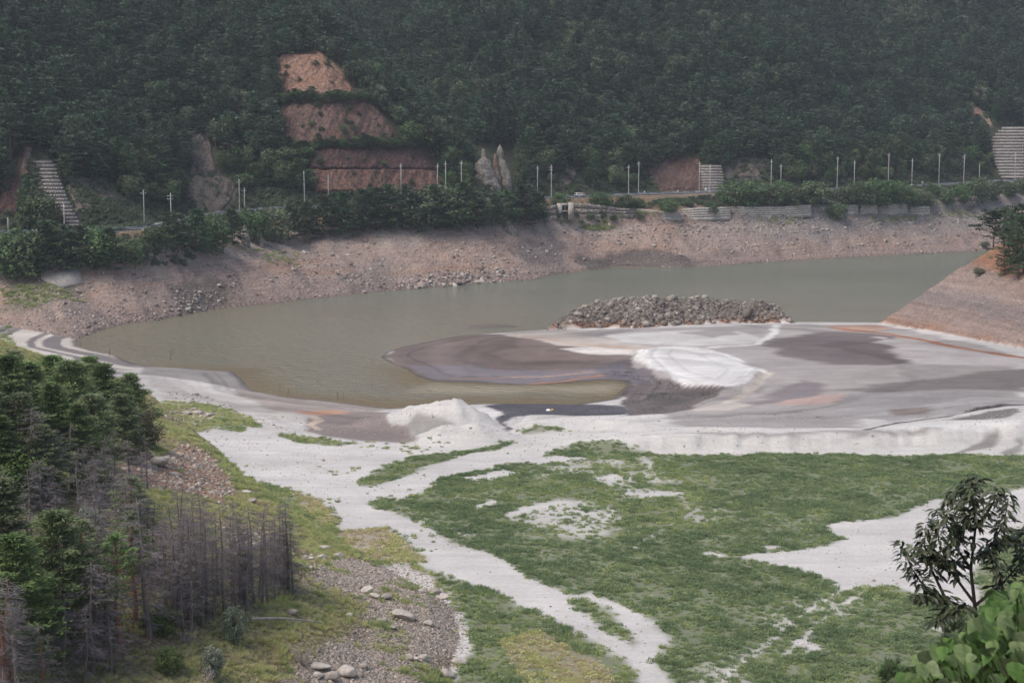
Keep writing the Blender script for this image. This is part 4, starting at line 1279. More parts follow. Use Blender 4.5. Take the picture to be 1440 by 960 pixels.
def mound_stones():
    r = np.random.default_rng(22)
    a = r.uniform(IS_POLY.min(0) - 2, IS_POLY.max(0) + 2, (9000, 2))
    d = sdf(IS_POLY, a[:, 0], a[:, 1], 4)
    k = (d > -0.8) & (r.random(len(a)) < 0.35 + 0.6 * sstep(0, 0.5, fbm(a[:, 0], a[:, 1], 9, 181, 4, 0.6))); a = a[k][:1900]
    z = height(a[:, 0], a[:, 1])
    s = np.clip(r.lognormal(-1.25, 0.75, len(a)), 0.12, 2.5)
    stones('mound_rubble', np.stack([a[:, 0], a[:, 1], z + 0.1 * s], -1), s, M['stone_mound'], 'angular rubble covering the mound at the lake edge', 4, 0.7)
    # headland scree
    a = r.uniform(HL_POLY.min(0), HL_POLY.max(0), (26000, 2)); a = a[(sdf(HL_POLY, a[:, 0], a[:, 1], 2) > 0) & (a[:, 0] < 0.36 * (a[:, 1] + 40))]
    z = height(a[:, 0], a[:, 1]); k = (z < 22) & (r.random(len(a)) < 0.25 + 0.5 * sstep(0, 0.5, fbm(a[:, 0], a[:, 1], 9, 182, 3))); a, z = a[k][:3500], z[k][:3500]
    s = np.clip(r.lognormal(-1.6, 0.5, len(a)), 0.1, 0.9)
    stones('headland_scree', np.stack([a[:, 0], a[:, 1], z], -1), s, M['stone_bank'], 'small stones scattered down the bare headland slope', 5)

def gravel():
    r = np.random.default_rng(23)
    pts = []; sz = []
    for P, n, m, sd in ((HILL_BARE[1], 11000, -2.25, 0.45), (HILL_BARE[0], 2500, -1.6, 0.5), (HILL_BARE[2], 1500, -1.6, 0.4)):
        Q = G(P); a = r.uniform(Q.min(0) - 1, Q.max(0) + 1, (n * 3, 2)); a = a[sdf(Q, a[:, 0], a[:, 1], 3) > -0.5 + 0.8 * r.random(len(a))][:n]
        pts.append(a); sz.append(np.clip(r.lognormal(m, sd, len(a)), 0.06, 0.75))
    # stony beds: line of stones above the beach, stones across the hillside
    for P, n, m in (([(225, 585), (250, 570), (285, 578), (305, 585), (300, 597), (250, 592)], 500, -1.2), ([(225, 550), (290, 556), (370, 590), (410, 605), (395, 605), (330, 580), (250, 562)], 400, -1.5), ([(300, 735), (430, 770), (460, 800), (420, 800), (330, 770)], 350, -1.4)):
        Q = G(P); a = r.uniform(Q.min(0), Q.max(0), (n * 4, 2)); a = a[inside(Q, a[:, 0], a[:, 1])][:n]
        pts.append(a); sz.append(np.clip(r.lognormal(m, 0.45, len(a)), 0.08, 0.8))
    # sparse pebbles on the white sand of the valley
    n = 26000
    y = np.sqrt(r.uniform(165 ** 2, 345 ** 2, n)); x = r.uniform(-0.34, 0.34, n) * y
    dn, tn = veg_field(x, y)
    k = (dn < 0.25) & (sdf(NH_POLY, x, y, 3) < 0) & (fbm(x, y, 16, 191, 4, 0.6) + 0.3 * r.normal(size=n) > 0.1); a = np.stack([x[k], y[k]], -1)[:7000]
    pts.append(a); sz.append(np.clip(r.lognormal(-2.1, 0.4, len(a)), 0.06, 0.4))
    a = np.concatenate(pts); s = np.concatenate(sz)
    z = height(a[:, 0], a[:, 1])
    stones('gravel', np.stack([a[:, 0], a[:, 1], z], -1), s, M['stone_gravel'], 'grey gravel and small stones on the bare ground', 6, 0.6)

BOULDERS = [  # photograph centre x, base y, width px, flatness, label
    (567, 872, 27, 0.55, 'largest long grey boulder lying tilted on the gravel shoulder'),
    (544, 843, 14, 0.75, 'round grey boulder with dark underside, right of its twin'),
    (526, 841, 13, 0.7, 'round pale boulder touching the dark-based boulder'),
    (517, 833, 17, 0.6, 'half-buried grey boulder behind the round pair'),
    (602, 881, 12, 0.7, 'pale block of stone downhill of the long boulder'),
    (593, 832, 12, 0.55, 'small white boulder near the crest of the gravel shoulder'),
    (612, 836, 15, 0.75, 'dark grey boulder on the crest, upper of two joined'),
    (623, 841, 15, 0.6, 'dark grey boulder on the crest, lower of two joined'),
    (452, 787, 17, 0.55, 'flat pale boulder at the grass edge below the path'),
    (436, 788, 10, 0.7, 'small beige boulder left of the flat pale boulder'),
    (426, 785, 12, 0.6, 'pale boulder beside the last dead trunks'),
    (476, 784, 13, 0.65, 'pink-beige boulder right of the flat pale boulder'),
    (455, 771, 16, 0.3, 'long white slab of stone in yellow grass'),
    (410, 864, 17, 0.5, 'tan log-like boulder at the foot of the dead trees'),
    (488, 952, 22, 0.8, 'pale rounded boulder at the bottom edge of the gravel'),
    (463, 957, 22, 0.6, 'grey boulder left of the pale rounded one'),
    (447, 952, 12, 0.7, 'small grey boulder at the left end of the bottom group'),
    (450, 943, 26, 0.4, 'broad flat brown stone above the bottom boulders'),
    (511, 940, 12, 0.8, 'upright pale stone between the bottom boulder and weeds'),
    (576, 928, 11, 1.0, 'upright grey stone, left of a leaning pair'),
    (584, 929, 9, 0.8, 'small dark stone between two upright stones'),
    (595, 929, 13, 0.8, 'leaning pale stone, right of the upright pair'),
    (628, 951, 20, 0.7, 'dark slate boulder at the foot of the gravel shoulder'),
    (646, 935, 22, 0.5, 'large pale boulder at the grass beside the slate boulder'),
    (222, 655, 24, 0.6, 'grey outcrop boulder on the reddish bare patch'),
    (245, 669, 13, 0.6, 'small tan boulder on the reddish bare patch'),
    (234, 648, 10, 0.7, 'small brown stone above the red patch'),
    (295, 586, 10, 0.7, 'grey boulder at the end of the stony line'),
    (278, 583, 12, 0.6, 'grey boulder in the stony line above the sand'),
    (262, 583, 11, 0.6, 'low grey boulder in the stony line, third from the end'),
    (491, 866, 11, 0.5, 'blue-grey flat stone below the half-buried boulder'),
    (552, 883, 10, 0.7, 'small blue-grey stone under the long boulder'),
    (535, 875, 14, 0.4, 'flat pinkish slab between gravel and long boulder'),
    (436, 800, 9, 0.6, 'small pale stone in weeds above the gravel'),
    (345, 694, 14, 0.4, 'flat grey stone at the toe of the hillside'),
    (352, 706, 12, 0.6, 'brown block of stone at the toe of the hillside'),
]
def boulders():
    r = np.random.default_rng(31)
    B = np.array([(b[0], b[1]) for b in BOULDERS], float)
    Q = cast(B[:, 0], B[:, 1])
    for i, (bx, by, w, fl, lab) in enumerate(BOULDERS):
        V, Fq = rock_arrays(700 + i, 3, 1.0, 1.0, 7)
        dep = Q[i, 1]
        a = w * dep / F / 2 * 1.15
        V = V * [a * 1.12, a * 0.85, a * fl * 0.95]
        me = mk_mesh('boulder', V, Fq, M['boulder'], True)
        o = ob('boulder', me, None, (Q[i, 0], Q[i, 1] + a * 0.5, height(np.array([Q[i, 0]]), np.array([Q[i, 1] + a * 0.5]))[0] + a * fl * 0.62))
        o.rotation_euler = (r.normal() * 0.12, (0.35 if i == 0 else r.normal() * 0.12), r.normal() * 0.3)
        tag(o, lab, 'boulder', 'boulders on the near slope')
bank_stones(); mound_stones(); gravel(); boulders()

# ------------------------------------------------------------------ grass and weeds
def tint_mat(name, stops, inst=True, trans=0.3):
    m, nt, out = new_mat(name)
    r = N(nt, 'ShaderNodeAttribute', attribute_name='tint', attribute_type='INSTANCER').outputs['Fac']
    cr = N(nt, 'ShaderNodeValToRGB'); nt.links.new(r, cr.inputs[0])
    el = cr.color_ramp.elements
    el[0].position = stops[0][0]; el[0].color = tuple(stops[0][1]) + (1,)
    el[1].position = stops[-1][0]; el[1].color = tuple(stops[-1][1]) + (1,)
    for p, c in stops[1:-1]:
        e = el.new(p); e.color = tuple(c) + (1,)
    p = N(nt, 'ShaderNodeBsdfPrincipled', i_Roughness=0.7); p.inputs['Specular IOR Level'].default_value = 0.15
    nt.links.new(cr.outputs[0], p.inputs['Base Color'])
    t = N(nt, 'ShaderNodeBsdfTranslucent'); nt.links.new(cr.outputs[0], t.inputs['Color'])
    mx = N(nt, 'ShaderNodeMixShader'); mx.inputs[0].default_value = trans
    nt.links.new(p.outputs[0], mx.inputs[1]); nt.links.new(t.outputs[0], mx.inputs[2]); nt.links.new(mx.outputs[0], out.inputs['Surface'])
    return m
M['grass'] = tint_mat('grass_blades', [(0.0, alb(120, 140, 104)), (0.3, alb(150, 168, 122)), (0.55, alb(178, 190, 128)), (0.8, alb(222, 220, 156)), (1.0, alb(216, 200, 168))])

def tuft(seed, n, r0, h, w, leafy):
    r = np.random.default_rng(seed)
    a = r.uniform(0, 6.283, n); rad = r0 * np.sqrt(r.random(n))
    b = np.stack([np.cos(a) * rad, np.sin(a) * rad, np.zeros(n)], -1)
    if leafy:
        C = b * [1, 1, 0] + np.stack([0 * a, 0 * a, h * r.uniform(0.15, 1, n) * (1 - (rad / r0) ** 2 * 0.6)], -1)
        Nr = unit(np.array([0, 0, 0.8]) + r.normal(size=(n, 3)) * 0.5)
        A = unit(np.cross(Nr, r.normal(size=(n, 3))))
        return leaves(C, A, Nr, w * 3 * r.uniform(0.6, 1.3, n), w * 1.8 * r.uniform(0.6, 1.3, n))
    tip = b + np.stack([np.cos(a) * rad * 0.8 + r.normal(size=n) * 0.18 * h, np.sin(a) * rad * 0.8 + r.normal(size=n) * 0.18 * h, h * r.uniform(0.55, 1.1, n)], -1)
    sd_ = unit(np.stack([r.normal(size=n), r.normal(size=n), 0 * a], -1)) * w
    V = np.stack([b - sd_, b + sd_, tip], 1).reshape(-1, 3)
    return V, np.arange(n * 3).reshape(-1, 3)

def grass():
    r = np.random.default_rng(41)
    protos = []
    for k in range(3): protos.append(mk_mesh('tuft', *tuft(400 + k, 60, 0.55, 0.42, 0.075, True), M['grass']))
    for k in range(3): protos.append(mk_mesh('tuft', *tuft(410 + k, 64, 0.42, 0.55, 0.035, False), M['grass']))
    n = 330000
    y = np.sqrt(r.uniform(105 ** 2, 430 ** 2, n)); x = r.uniform(-0.36, 0.345, n) * (y + 5)
    dn, tn = veg_field(x, y)
    clump = fbm(x, y, 3.2, 201, 3, 0.6)
    patch = fbm(x, y, 15, 202, 4, 0.6)
    k = r.random(n) < dn * np.clip(0.62 + 0.8 * clump + 0.35 * patch, 0.10, 1) * np.where(y > 300, 0.75, 1)
    x, y, tn, clump, patch = x[k], y[k], tn[k], clump[k], patch[k]
    z = height(x, y)
    n = len(x)
    hill = sdf(NH_POLY, x, y, 3) > 0.5
    s = r.uniform(0.55, 1.1, n) * (0.9 + 0.5 * clump) * np.where(hill, 0.9, 1.0)
    idx = np.where(hill | (r.random(n) < 0.4), 3 + r.integers(0, 3, n), r.integers(0, 3, n))
    tint = np.clip(tn + 0.10 * r.normal(size=n) - 0.18 * patch - 0.25 * clump, 0, 1)
    o = scatter('grass', np.stack([x, y, z - 0.02], -1), np.stack([r.normal(size=n) * 0.1, r.normal(size=n) * 0.1, r.uniform(0, 6.28, n)], -1),
                np.stack([s, s, s * r.uniform(0.7, 1.3, n)], -1), idx, protos, tint)
    o['label'] = 'green grass and weeds over the dry lake floor and hillside'
    print('grass', n)
    # sparse tufts on sand, bank and headland
    m = 9000
    y = np.sqrt(r.uniform(180 ** 2, 380 ** 2, m)); x = r.uniform(-0.34, 0.34, m) * y
    dn, tn = veg_field(x, y)
    zf, zn, sh = height(x, y, True)
    k = (dn < 0.3) & (sh > 6) & (fbm(x, y, 12, 203, 4, 0.6) + 0.12 * r.normal(size=m) > 0.28) & (x < -10) & (y < 312)
    a = np.stack([x[k], y[k]], -1)
    for P, q in (([(330, 345), (420, 355), (430, 370), (370, 372)], 60), ([(0, 400), (60, 400), (120, 425), (60, 432), (0, 425)], 160), ([(1225, 305), (1290, 303), (1290, 312), (1230, 312)], 120), ([(1290, 290), (1370, 292), (1370, 305), (1300, 308)], 110),
                 ([(810, 312), (850, 308), (870, 320), (830, 325)], 140), ([(0, 455), (15, 458), (20, 480), (0, 490)], 260), ([(860, 298), (930, 300), (925, 306), (860, 304)], 100), ([(1330, 385), (1400, 372), (1420, 385), (1360, 400)], 40), ([(1060, 300), (1130, 305), (1120, 315), (1060, 312)], 40)):
        Q = G(P); b = r.uniform(Q.min(0), Q.max(0), (q * 4, 2)); b = b[inside(Q, b[:, 0], b[:, 1])][:q]
        a = np.concatenate([a, b])
    z = height(a[:, 0], a[:, 1]); n = len(a)
    s = r.uniform(0.5, 1.1, n) * np.where(a[:, 1] > 450, 2.0, 1)
    o = scatter('weeds', np.stack([a[:, 0], a[:, 1], z], -1), np.stack([0 * s, 0 * s, r.uniform(0, 6.28, n)], -1), np.stack([s, s, s], -1), r.integers(0, 6, n), protos, np.clip(0.5 + 0.15 * r.normal(size=n), 0, 1))
    o['label'] = 'sparse weed tufts on sand and bank'
grass()

# ------------------------------------------------------------------ near trees on the left hillside
ORD = 'first second third fourth fifth sixth seventh eighth ninth tenth eleventh twelfth thirteenth fourteenth fifteenth sixteenth seventeenth eighteenth nineteenth twentieth twenty-first twenty-second twenty-third twenty-fourth twenty-fifth twenty-sixth twenty-seventh twenty-eighth'.split()
def near_trees():
    r = np.random.default_rng(51)
    pines = [split_meshes(pine_parts(500 + k, 10, [3.9, 3.6, 4.2, 3.5][k], 0.05, 92, 7, 25, (0.5, 0.11), 0.72, 0.2, 0.35, 4, 0.02, [1.2, 1.1, 1.5, 1.3][k]), 'near_pine', M['pine_near'], M['bark']) for k in range(4)]
    thin = [split_meshes(pine_parts(520 + k, 12, 2.3, 0.5, 30, 4, 24, (0.42, 0.12), 0.6, 0.3, 0.4, 4, 0.02, 1.6), 'thin_pine', M['pine_near'], M['red_bark']) for k in range(2)]
    dead = []
    for k in range(6):
        mt, br, V, Fq = dead_parts(600 + k, 10, [1.7, 2.0, 1.4, 2.3, 1.8, 1.5][k], [70, 80, 50, 90, 74, 60][k], [30, 34, 18, 38, 32, 22][k])
        dead.append((mt.mesh('dead_trunk', M['dead_bark'], True), br.mesh('dead_branch', M['dead_twig']), mk_mesh('dead_twigs', V, Fq, M['dead_twig'])))
    redd = (dead[1][0].copy(), dead[1][1], dead[1][2]); redd[0].materials.clear(); redd[0].materials.append(M['red_bark'])
    bush = [split_meshes(broad_parts(540 + k, 4, 2.2, 22, 150, (0.28, 0.18), 0.05), 'bush', M['bush_near'], M['bark']) for k in range(2)]
    oliv = split_meshes(broad_parts(545, 5, 2.3, 24, 170, (0.26, 0.16), 0.05), 'olive_bush', M['olive'], M['bark'])
    silv = split_meshes(broad_parts(546, 4, 1.6, 18, 110, (0.3, 0.14), 0.1), 'silver_bush', M['silver'], M['bark'])
    def put(name, meshes, h0, bx, by, ty, label, cat, group, ratio=None, parts=('trunk', 'branch', 'crown'), widen=1.0):
        q = cast([bx], [by])[0]
        h = (by - ty) * q[1] / F
        s = h / h0
        e = plant(name, meshes, q - [0, 0, 0.15], r.uniform(0, 6.28), s * widen, label, cat, group, (r.normal() * 0.02, r.normal() * 0.02), 1 / widen, parts)
        return e
    GP = [(12, 635, 492), (48, 640, 500), (105, 640, 499), (150, 632, 505), (184, 622, 520), (80, 655, 530), (130, 660, 548), (172, 650, 548), (30, 668, 545), (0, 690, 575), (62, 690, 590), (112, 668, 560), (-25, 650, 500), (22, 600, 488), (75, 610, 494), (128, 606, 496)]
    rank = np.argsort(np.argsort([g[0] for g in GP]))
    for i, (bx, by, ty) in enumerate(GP):
        put('pine_tree', pines[i % 4], 10.2, bx, by, ty, 'green pine, ' + ORD[rank[i]] + ' from the left in the hillside cluster above the cove', 'pine tree', 'green pines of the near hillside cluster', widen=1.15)
    put('pine_tree', pines[2], 10.2, 78, 905, 702, 'tall green pine with broad dark crown among the dead trees', 'pine tree', 'green pines among the dead trees', widen=1.0)
    put('pine_tree', pines[0], 10.2, 30, 935, 735, 'green pine at the left edge below the tall broad one', 'pine tree', 'green pines among the dead trees', widen=1.1)
    put('pine_tree', thin[0], 12.2, 167, 905, 735, 'thin green pine with a red trunk between bare trunks', 'pine tree', 'green pines among the dead trees', widen=1.2)
    put('pine_tree', thin[1], 12.2, 190, 870, 705, 'sparse green pine left of the tallest dead trunk', 'pine tree', 'green pines among the dead trees', widen=1.2)
    put('pine_tree', thin[0], 12.2, 122, 885, 715, 'sparse green pine behind the thin red-trunked one', 'pine tree', 'green pines among the dead trees', widen=1.3)
    put('pine_tree', thin[1], 12.2, 185, 800, 660, 'sparse green pine below the reddish bare patch', 'pine tree', 'green pines among the dead trees', widen=1.3)
    put('pine_tree', pines[1], 10.2, 5, 845, 660, 'green pine crown at the left edge above the dead wood', 'pine tree', 'green pines among the dead trees', widen=1.1)
    put('bush', oliv, 5, 204, 640, 572, 'olive-brown bush right of the pine cluster', 'bush', None, widen=0.9)
    put('bush', bush[0], 4, 18, 705, 632, 'round fresh-green bush at the left edge below the pines', 'bush', None, widen=1.1)
    put('bush', bush[1], 4, 130, 705, 652, 'yellow-green bush behind the dead trees', 'bush', None)
    put('bush', bush[1], 4, 66, 700, 660, 'small green bush beside the round one', 'bush', None)
    put('bush', silv, 4, 128, 770, 705, 'silver-leaved bush among bare branches', 'bush', None, widen=0.8)
    put('bush', silv, 4, 330, 905, 845, 'silver-leaved bush beside the fallen trunk', 'bush', None, widen=0.75)
    put('bush', silv, 4, 300, 955, 900, 'small silver-leaved bush near the bottom edge', 'bush', None, widen=0.8)
    put('bush', bush[0], 4, 240, 945, 905, 'low green bush in the grass below the dead trees', 'bush', None)
    put('bush', bush[0], 4, 225, 890, 850, 'dark low bush under the dead trees', 'bush', None, widen=1.4)
    DT = [(210, 897, 688), (249, 880, 690), (266, 872, 704), (232, 855, 722), (291, 865, 703), (316, 868, 698), (326, 852, 714), (340, 852, 711), (348, 858, 714), (358, 850, 702), (368, 850, 714), (386, 846, 716), (407, 832, 726),
          (412, 838, 730), (181, 800, 655), (300, 872, 745), (270, 888, 742), (286, 882, 755), (257, 898, 765), (135, 935, 785), (92, 955, 825), (62, 990, 865), (120, 965, 850), (20, 1000, 835), (4, 985, 795), (155, 945, 795), (45, 690, 568),
          (76, 695, 598), (100, 695, 590), (160, 688, 600), (208, 690, 605), (130, 705, 618), (60, 725, 640), (180, 705, 612), (150, 715, 625)]
    P = np.array([(-10, 660), (120, 690), (240, 740), (330, 790), (345, 860), (280, 890), (150, 960), (-10, 1010)])
    while len(DT) < 92:
        bx = r.uniform(-10, 350); by = r.uniform(690, 1010)
        if inside(P, np.array([bx]), np.array([by]))[0]:
            DT.append((bx, by, by - np.interp(by, [690, 850, 1000], [90, 130, 175]) * r.uniform(0.7, 1.1)))
    for i in range(26):     # the stand of grey trunks
        bx = r.uniform(235, 412); by = np.interp(bx, [235, 412], [885, 838]) + r.uniform(-32, 4)
        DT.append((bx, by, by - r.uniform(85, 145)))
    for i, (bx, by, ty) in enumerate(DT):
        stand = bx > 228 and by > 790
        red = (bx < 180 and by > 900 and i % 3 == 0)
        if i == 0:
            l, g = 'tallest bare dead pine, left of the grey stand', 'dead pines on the near hillside'
        elif red:
            l, g = 'dead pine with reddish trunk in the lower left tangle', 'red-trunked dead pines'
        elif stand:
            l, g = 'bare grey dead pine in the tight stand by the gravel', 'dead pines of the tight stand'
        elif by < 730:
            l, g = 'bare dead pine below the green hilltop cluster', 'dead pines below the green cluster'
        else:
            l, g = 'bare dead pine in the grey tangle down the left slope', 'dead pines on the left slope'
        k = int(r.integers(0, 6))
        m = redd if red else dead[2 if (stand and r.random() < 0.5) else k]
        put('dead_pine', m, 10, bx, by, ty, l, 'dead tree', g, parts=('trunk', 'branch', 'twigs'), widen=(1.2 if stand else 1.6))
    # fallen trunk, bleached shrub, driftwood
    a, b = cast([352, 452], [880, 886])
    e = ob('fallen_tree', None, None, tuple(a)); tag(e, 'bleached white fallen trunk lying in the grass', 'fallen tree')
    L = b - a; ts = np.linspace(0, 1, 9)
    path = L * ts[:, None] + np.stack([0 * ts, 0 * ts, 0.75 + 0.3 * np.sin(ts * 3)], -1)
    gz = height(a[0] + path[:, 0], a[1] + path[:, 1]) - a[2]; path[:, 2] = np.maximum(path[:, 2], gz + 0.35)
    ob('trunk', MB().tube(path, np.linspace(0.17, 0.04, 9), 7).mesh('trunk', M['bleached'], True), e)
    for t in (1, 2, 2, 3, 4, 5, 6, 7):
        d = unit(np.array([r.normal() * 0.4 + 0.3, r.normal() * 0.5, r.choice([-0.5, 0.9])])) * r.uniform(0.7, 1.6)
        q = path[t]
        ob('branch', MB().tube([q, q + d * 0.5 + [0.1, 0, 0], q + d], [0.05, 0.035, 0.012], 4).mesh('branch', M['bleached']), e)
    for (bx, by, hh, n, lab) in ((425, 935, 3.2, 26, 'bleached dead shrub with upright bare stems beside the gravel'), (262, 905, 2.6, 20, 'dead shrub with pale crooked branches in the shade of the stand'), (290, 962, 2.2, 18, 'pale dead shrub at the bottom edge')):
        q = cast([bx], [by])[0]
        e = ob('dead_shrub', None, None, tuple(q)); tag(e, lab, 'dead shrub')
        mb = MB(); tw = MB()
        for i in range(n):
            az = r.uniform(0, 6.28); d = np.array([math.cos(az) * 0.6, math.sin(az) * 0.6, r.uniform(0.5, 1.1)]) * hh * r.uniform(0.4, 0.8)
            p = np.array([[0, 0, 0], d * 0.5 + r.normal(size=3) * 0.12, d]); mb.tube(p, [0.04, 0.025, 0.01], 4)
            for _ in range(3):
                s_ = p[1] + (p[2] - p[1]) * r.random(); tw.tube([s_, s_ + unit(d + r.normal(size=3) * 1.2) * r.uniform(0.3, 0.8)], [0.015, 0.006], 3)
        ob('stem', mb.mesh('stem', M['bleached']), e); ob('twigs', tw.mesh('twigs', M['bleached']), e)
near_trees()

# ------------------------------------------------------------------ roadside trees on the far bank, headland pines
def bank_trees():
    r = np.random.default_rng(61)
    L = [(10, 385, 322), (35, 385, 316), (60, 380, 312), (90, 375, 318), (110, 372, 318), (132, 370, 316), (152, 374, 322), (185, 368, 332), (200, 364, 338), (218, 350, 312), (250, 352, 302), (275, 352, 296), (300, 350, 300), (328, 342, 296), (358, 338, 292), (385, 336, 286),
         (405, 335, 290), (430, 331, 286), (455, 330, 278), (480, 326, 272), (510, 322, 268), (530, 321, 266), (550, 319, 262), (570, 318, 262), (590, 318, 260), (612, 318, 262), (632, 318, 256), (652, 316, 260), (672, 318, 272), (692, 314, 274), (712, 314, 270), (730, 312, 262),
         (745, 308, 262), (758, 308, 274), (20, 352, 318), (75, 350, 312), (140, 345, 318), (240, 335, 300), (290, 330, 296), (345, 322, 290), (420, 318, 284), (470, 312, 272), (520, 308, 266), (600, 305, 262), (640, 304, 260), (735, 302, 264)]
    L += [(62, 320, 268), (48, 316, 272), (72, 322, 290)]
    R_ = [(1030, 287, 252), (1055, 288, 250), (1085, 288, 255), (1115, 288, 258), (1140, 287, 250), (1190, 288, 258), (1212, 288, 250), (1238, 288, 248), (1262, 288, 252), (1284, 290, 260), (1302, 290, 266), (1330, 286, 262), (1350, 284, 258), (1375, 282, 248), (1396, 280, 256), (1420, 276, 254),
          (1100, 276, 252), (1160, 276, 262), (1225, 274, 250), (1250, 272, 250), (1310, 272, 256), (1440, 272, 248), (1012, 280, 266)]
    B_ = [(788, 288, 268, 'dark bush above the concrete gate chamber'), (845, 290, 268, 'dark bush on the wall left of the double bush'), (880, 291, 271, 'left half of the double bush above the stone wall'), (896, 292, 278, 'right half of the double bush above the stone wall'), (940, 298, 279, 'round dark bush overhanging the lake wall'),
          (830, 308, 298, 'low bush at the left end of the wall foot'), (862, 309, 300, 'low bush at the wall foot, middle of three'), (900, 307, 299, 'low bush at the wall foot, right of three'), (1176, 306, 282, 'light green bush growing out of the broken lake wall'), (1000, 300, 286, 'creeper spilling over the lake wall'),
          (1030, 292, 282, 'low leafy bush beside the creeper on the wall'), (970, 290, 280, 'leafy bush on the verge above the wall')]
    def put(name, meshes, h0, bx, by, ty, label, cat, group, widen=1.0):
        q = cast([bx], [by])[0]
        # stand it on the bank, not on the mountain behind
        h = (by - ty) * q[1] / F
        s = h / h0
        plant(name, meshes, q - [0, 0, 0.3], r.uniform(0, 6.28), s * widen, label, cat, group, (0, 0), 1 / widen)
    BP = [split_meshes(pine_parts(800 + k, 11, [4.4, 4.0, 4.8][k], 0.02, 46, 4, 13, (0.95, 0.36), 0.95, 0.28, 0.3, 0, 0.03, [1.2, 1.5, 1.8][k]), 'bank_pine', M['pine_far_o'], M['bark']) for k in range(3)]
    BB = [split_meshes(broad_parts(810 + k, 10, [4.6, 5.0, 4.3][k], 30, 60, (0.75, 0.5), -0.05), 'bank_broadleaf', M['broad_far_o'], M['bark']) for k in range(3)]
    cnt = {}
    L.sort()
    for i, (bx, by, ty) in enumerate(L):
        pine = bx > 420 and r.random() < 0.8 or r.random() < 0.3
        sec = 'left of the concrete slab and road bend' if bx < 160 else ('on the bank shoulder above the grey outcrops' if bx < 420 else 'in the dense row below the rock cut')
        cnt[pine, sec] = cnt.get((pine, sec), -1) + 1
        if pine: put('pine_tree', BP[i % 3], 11, bx, by + 3, ty - 2, 'lakeside pine, ' + ORD[cnt[pine, sec]] + ' from the left ' + sec, 'pine tree', 'lakeside pines ' + sec, 1.25)
        else: put('broadleaf_tree', BB[i % 3], 10, bx, by + 3, ty, 'lakeside leafy tree, ' + ORD[cnt[pine, sec]] + ' from the left ' + sec, 'tree', 'lakeside leafy trees ' + sec, 1.15)
    R_.sort()
    for i, (bx, by, ty) in enumerate(R_):
        put('broadleaf_tree', BB[i % 3], 10, bx, by, ty, 'leafy tree, ' + ORD[i] + ' from the left between eastern road and lake wall', 'tree', 'leafy trees above the eastern lake wall', 1.35)
    for i, (bx, by, ty, lab) in enumerate(B_):
        put('bush', BB[i % 3], 10, bx, by, ty, lab, 'bush', None, 1.7)
    # headland
    hp = [split_meshes(pine_parts(560 + k, 9, 3.6, [0.45, 0.12, 0.15][k], 30, 4, 24, (0.6, 0.2), 0.75, 0.24, 0.35, 4, 0.05, 2.4), 'headland_pine', M['pine_far_o'], M['bark']) for k in range(3)]
    H_ = [(1398, 338, 292, 0, 'leaning pine with layered crown at the tip of the headland'), (1412, 326, 288, 0, 'second open pine behind the leaning one on the headland')]
    for bx, by, ty, k, lab in H_:
        y0 = 552
        q = at_y(np.array([bx], float), np.array([by], float), y0)[0]
        gz = height(np.array([q[0]]), np.array([q[1]]))[0]
        top = at_y(np.array([bx], float), np.array([ty], float), y0)[0][2]
        plant('pine_tree', hp[0], (q[0], q[1], gz - 0.2), r.uniform(0, 6.28), (top - gz) / 9.2, lab, 'pine tree', 'pines on the headland', (0, -0.06), 0.95)
    for i, (bx, by, ty) in enumerate([(1420, 372, 318), (1440, 384, 300), (1462, 392, 290), (1436, 360, 285), (1455, 350, 270), (1480, 380, 280), (1425, 345, 300), (1448, 376, 318), (1470, 405, 330), (1412, 386, 350), (1432, 392, 345)]):
        q = cast([bx], [by])[0]
        s = (by - ty) * q[1] / F / 9.2
        plant('pine_tree', hp[1 + i % 2], q - [0, 0, 0.3], r.uniform(0, 6.28), s * 1.1, 'dense green pine on top of the headland at the right edge', 'pine tree', 'dense pines on the headland', (0, 0), 0.9)
    for bx, by, ty, lab in ((1376, 388, 374, 'small round bush on the bare headland crest'), (1386, 350, 338, 'scrub hanging over the red headland notch')):
        put('bush', BROAD_M[0], 9.5, bx, by, ty, lab, 'bush', None, 1.5)
bank_trees()
# ------------------------------------------------------------------ road, rail, poles, wires, truck
M['asphalt'] = plain_mat('asphalt', alb(132, 132, 134), 0.9, 0.15, 0.5, 0.1)
M['paint'] = plain_mat('road_paint', (0.7, 0.7, 0.68), 0.7, 0.05)
M['concrete'] = plain_mat('concrete', alb(186, 178, 168), 0.9, 0.14, 0.35, 0.25, detail_scale=1.6)
M['old_concrete'] = plain_mat('weathered_concrete', alb(204, 194, 184), 0.92, 0.2, 0.3, 0.4, detail_scale=1.2, bump_dist=0.15)
M['dark_concrete'] = plain_mat('stained_concrete', alb(110, 106, 102), 0.92, 0.25, 0.4, 0.3, detail_scale=1.5)
M['crib'] = plain_mat('crib_concrete', alb(178, 170, 166), 0.9, 0.2, 0.25, 0.3, detail_scale=1.0)
M['crib_dark'] = plain_mat('crib_fill', alb(104, 102, 98), 0.95, 0.3, 0.5, 0.3)
M['pole'] = plain_mat('pole_concrete', alb(190, 188, 184), 0.8, 0.08, 0.5, 0.05)
M['steel'] = plain_mat('galvanised_steel', alb(168, 172, 176), 0.5, 0.1, 0.5, 0.05, 0.3)
M['wire'] = plain_mat('wire', alb(70, 72, 76), 0.6, 0.05)
M['white_paint'] = plain_mat('white_paint', (0.78, 0.78, 0.77), 0.35, 0.04, 1, 0.02)
M['glass'] = plain_mat('dark_glass', (0.02, 0.025, 0.03), 0.1, 0.1, 1, 0.0)
M['rubber'] = plain_mat('rubber', (0.02, 0.02, 0.02), 0.9, 0.1, 1, 0.0)
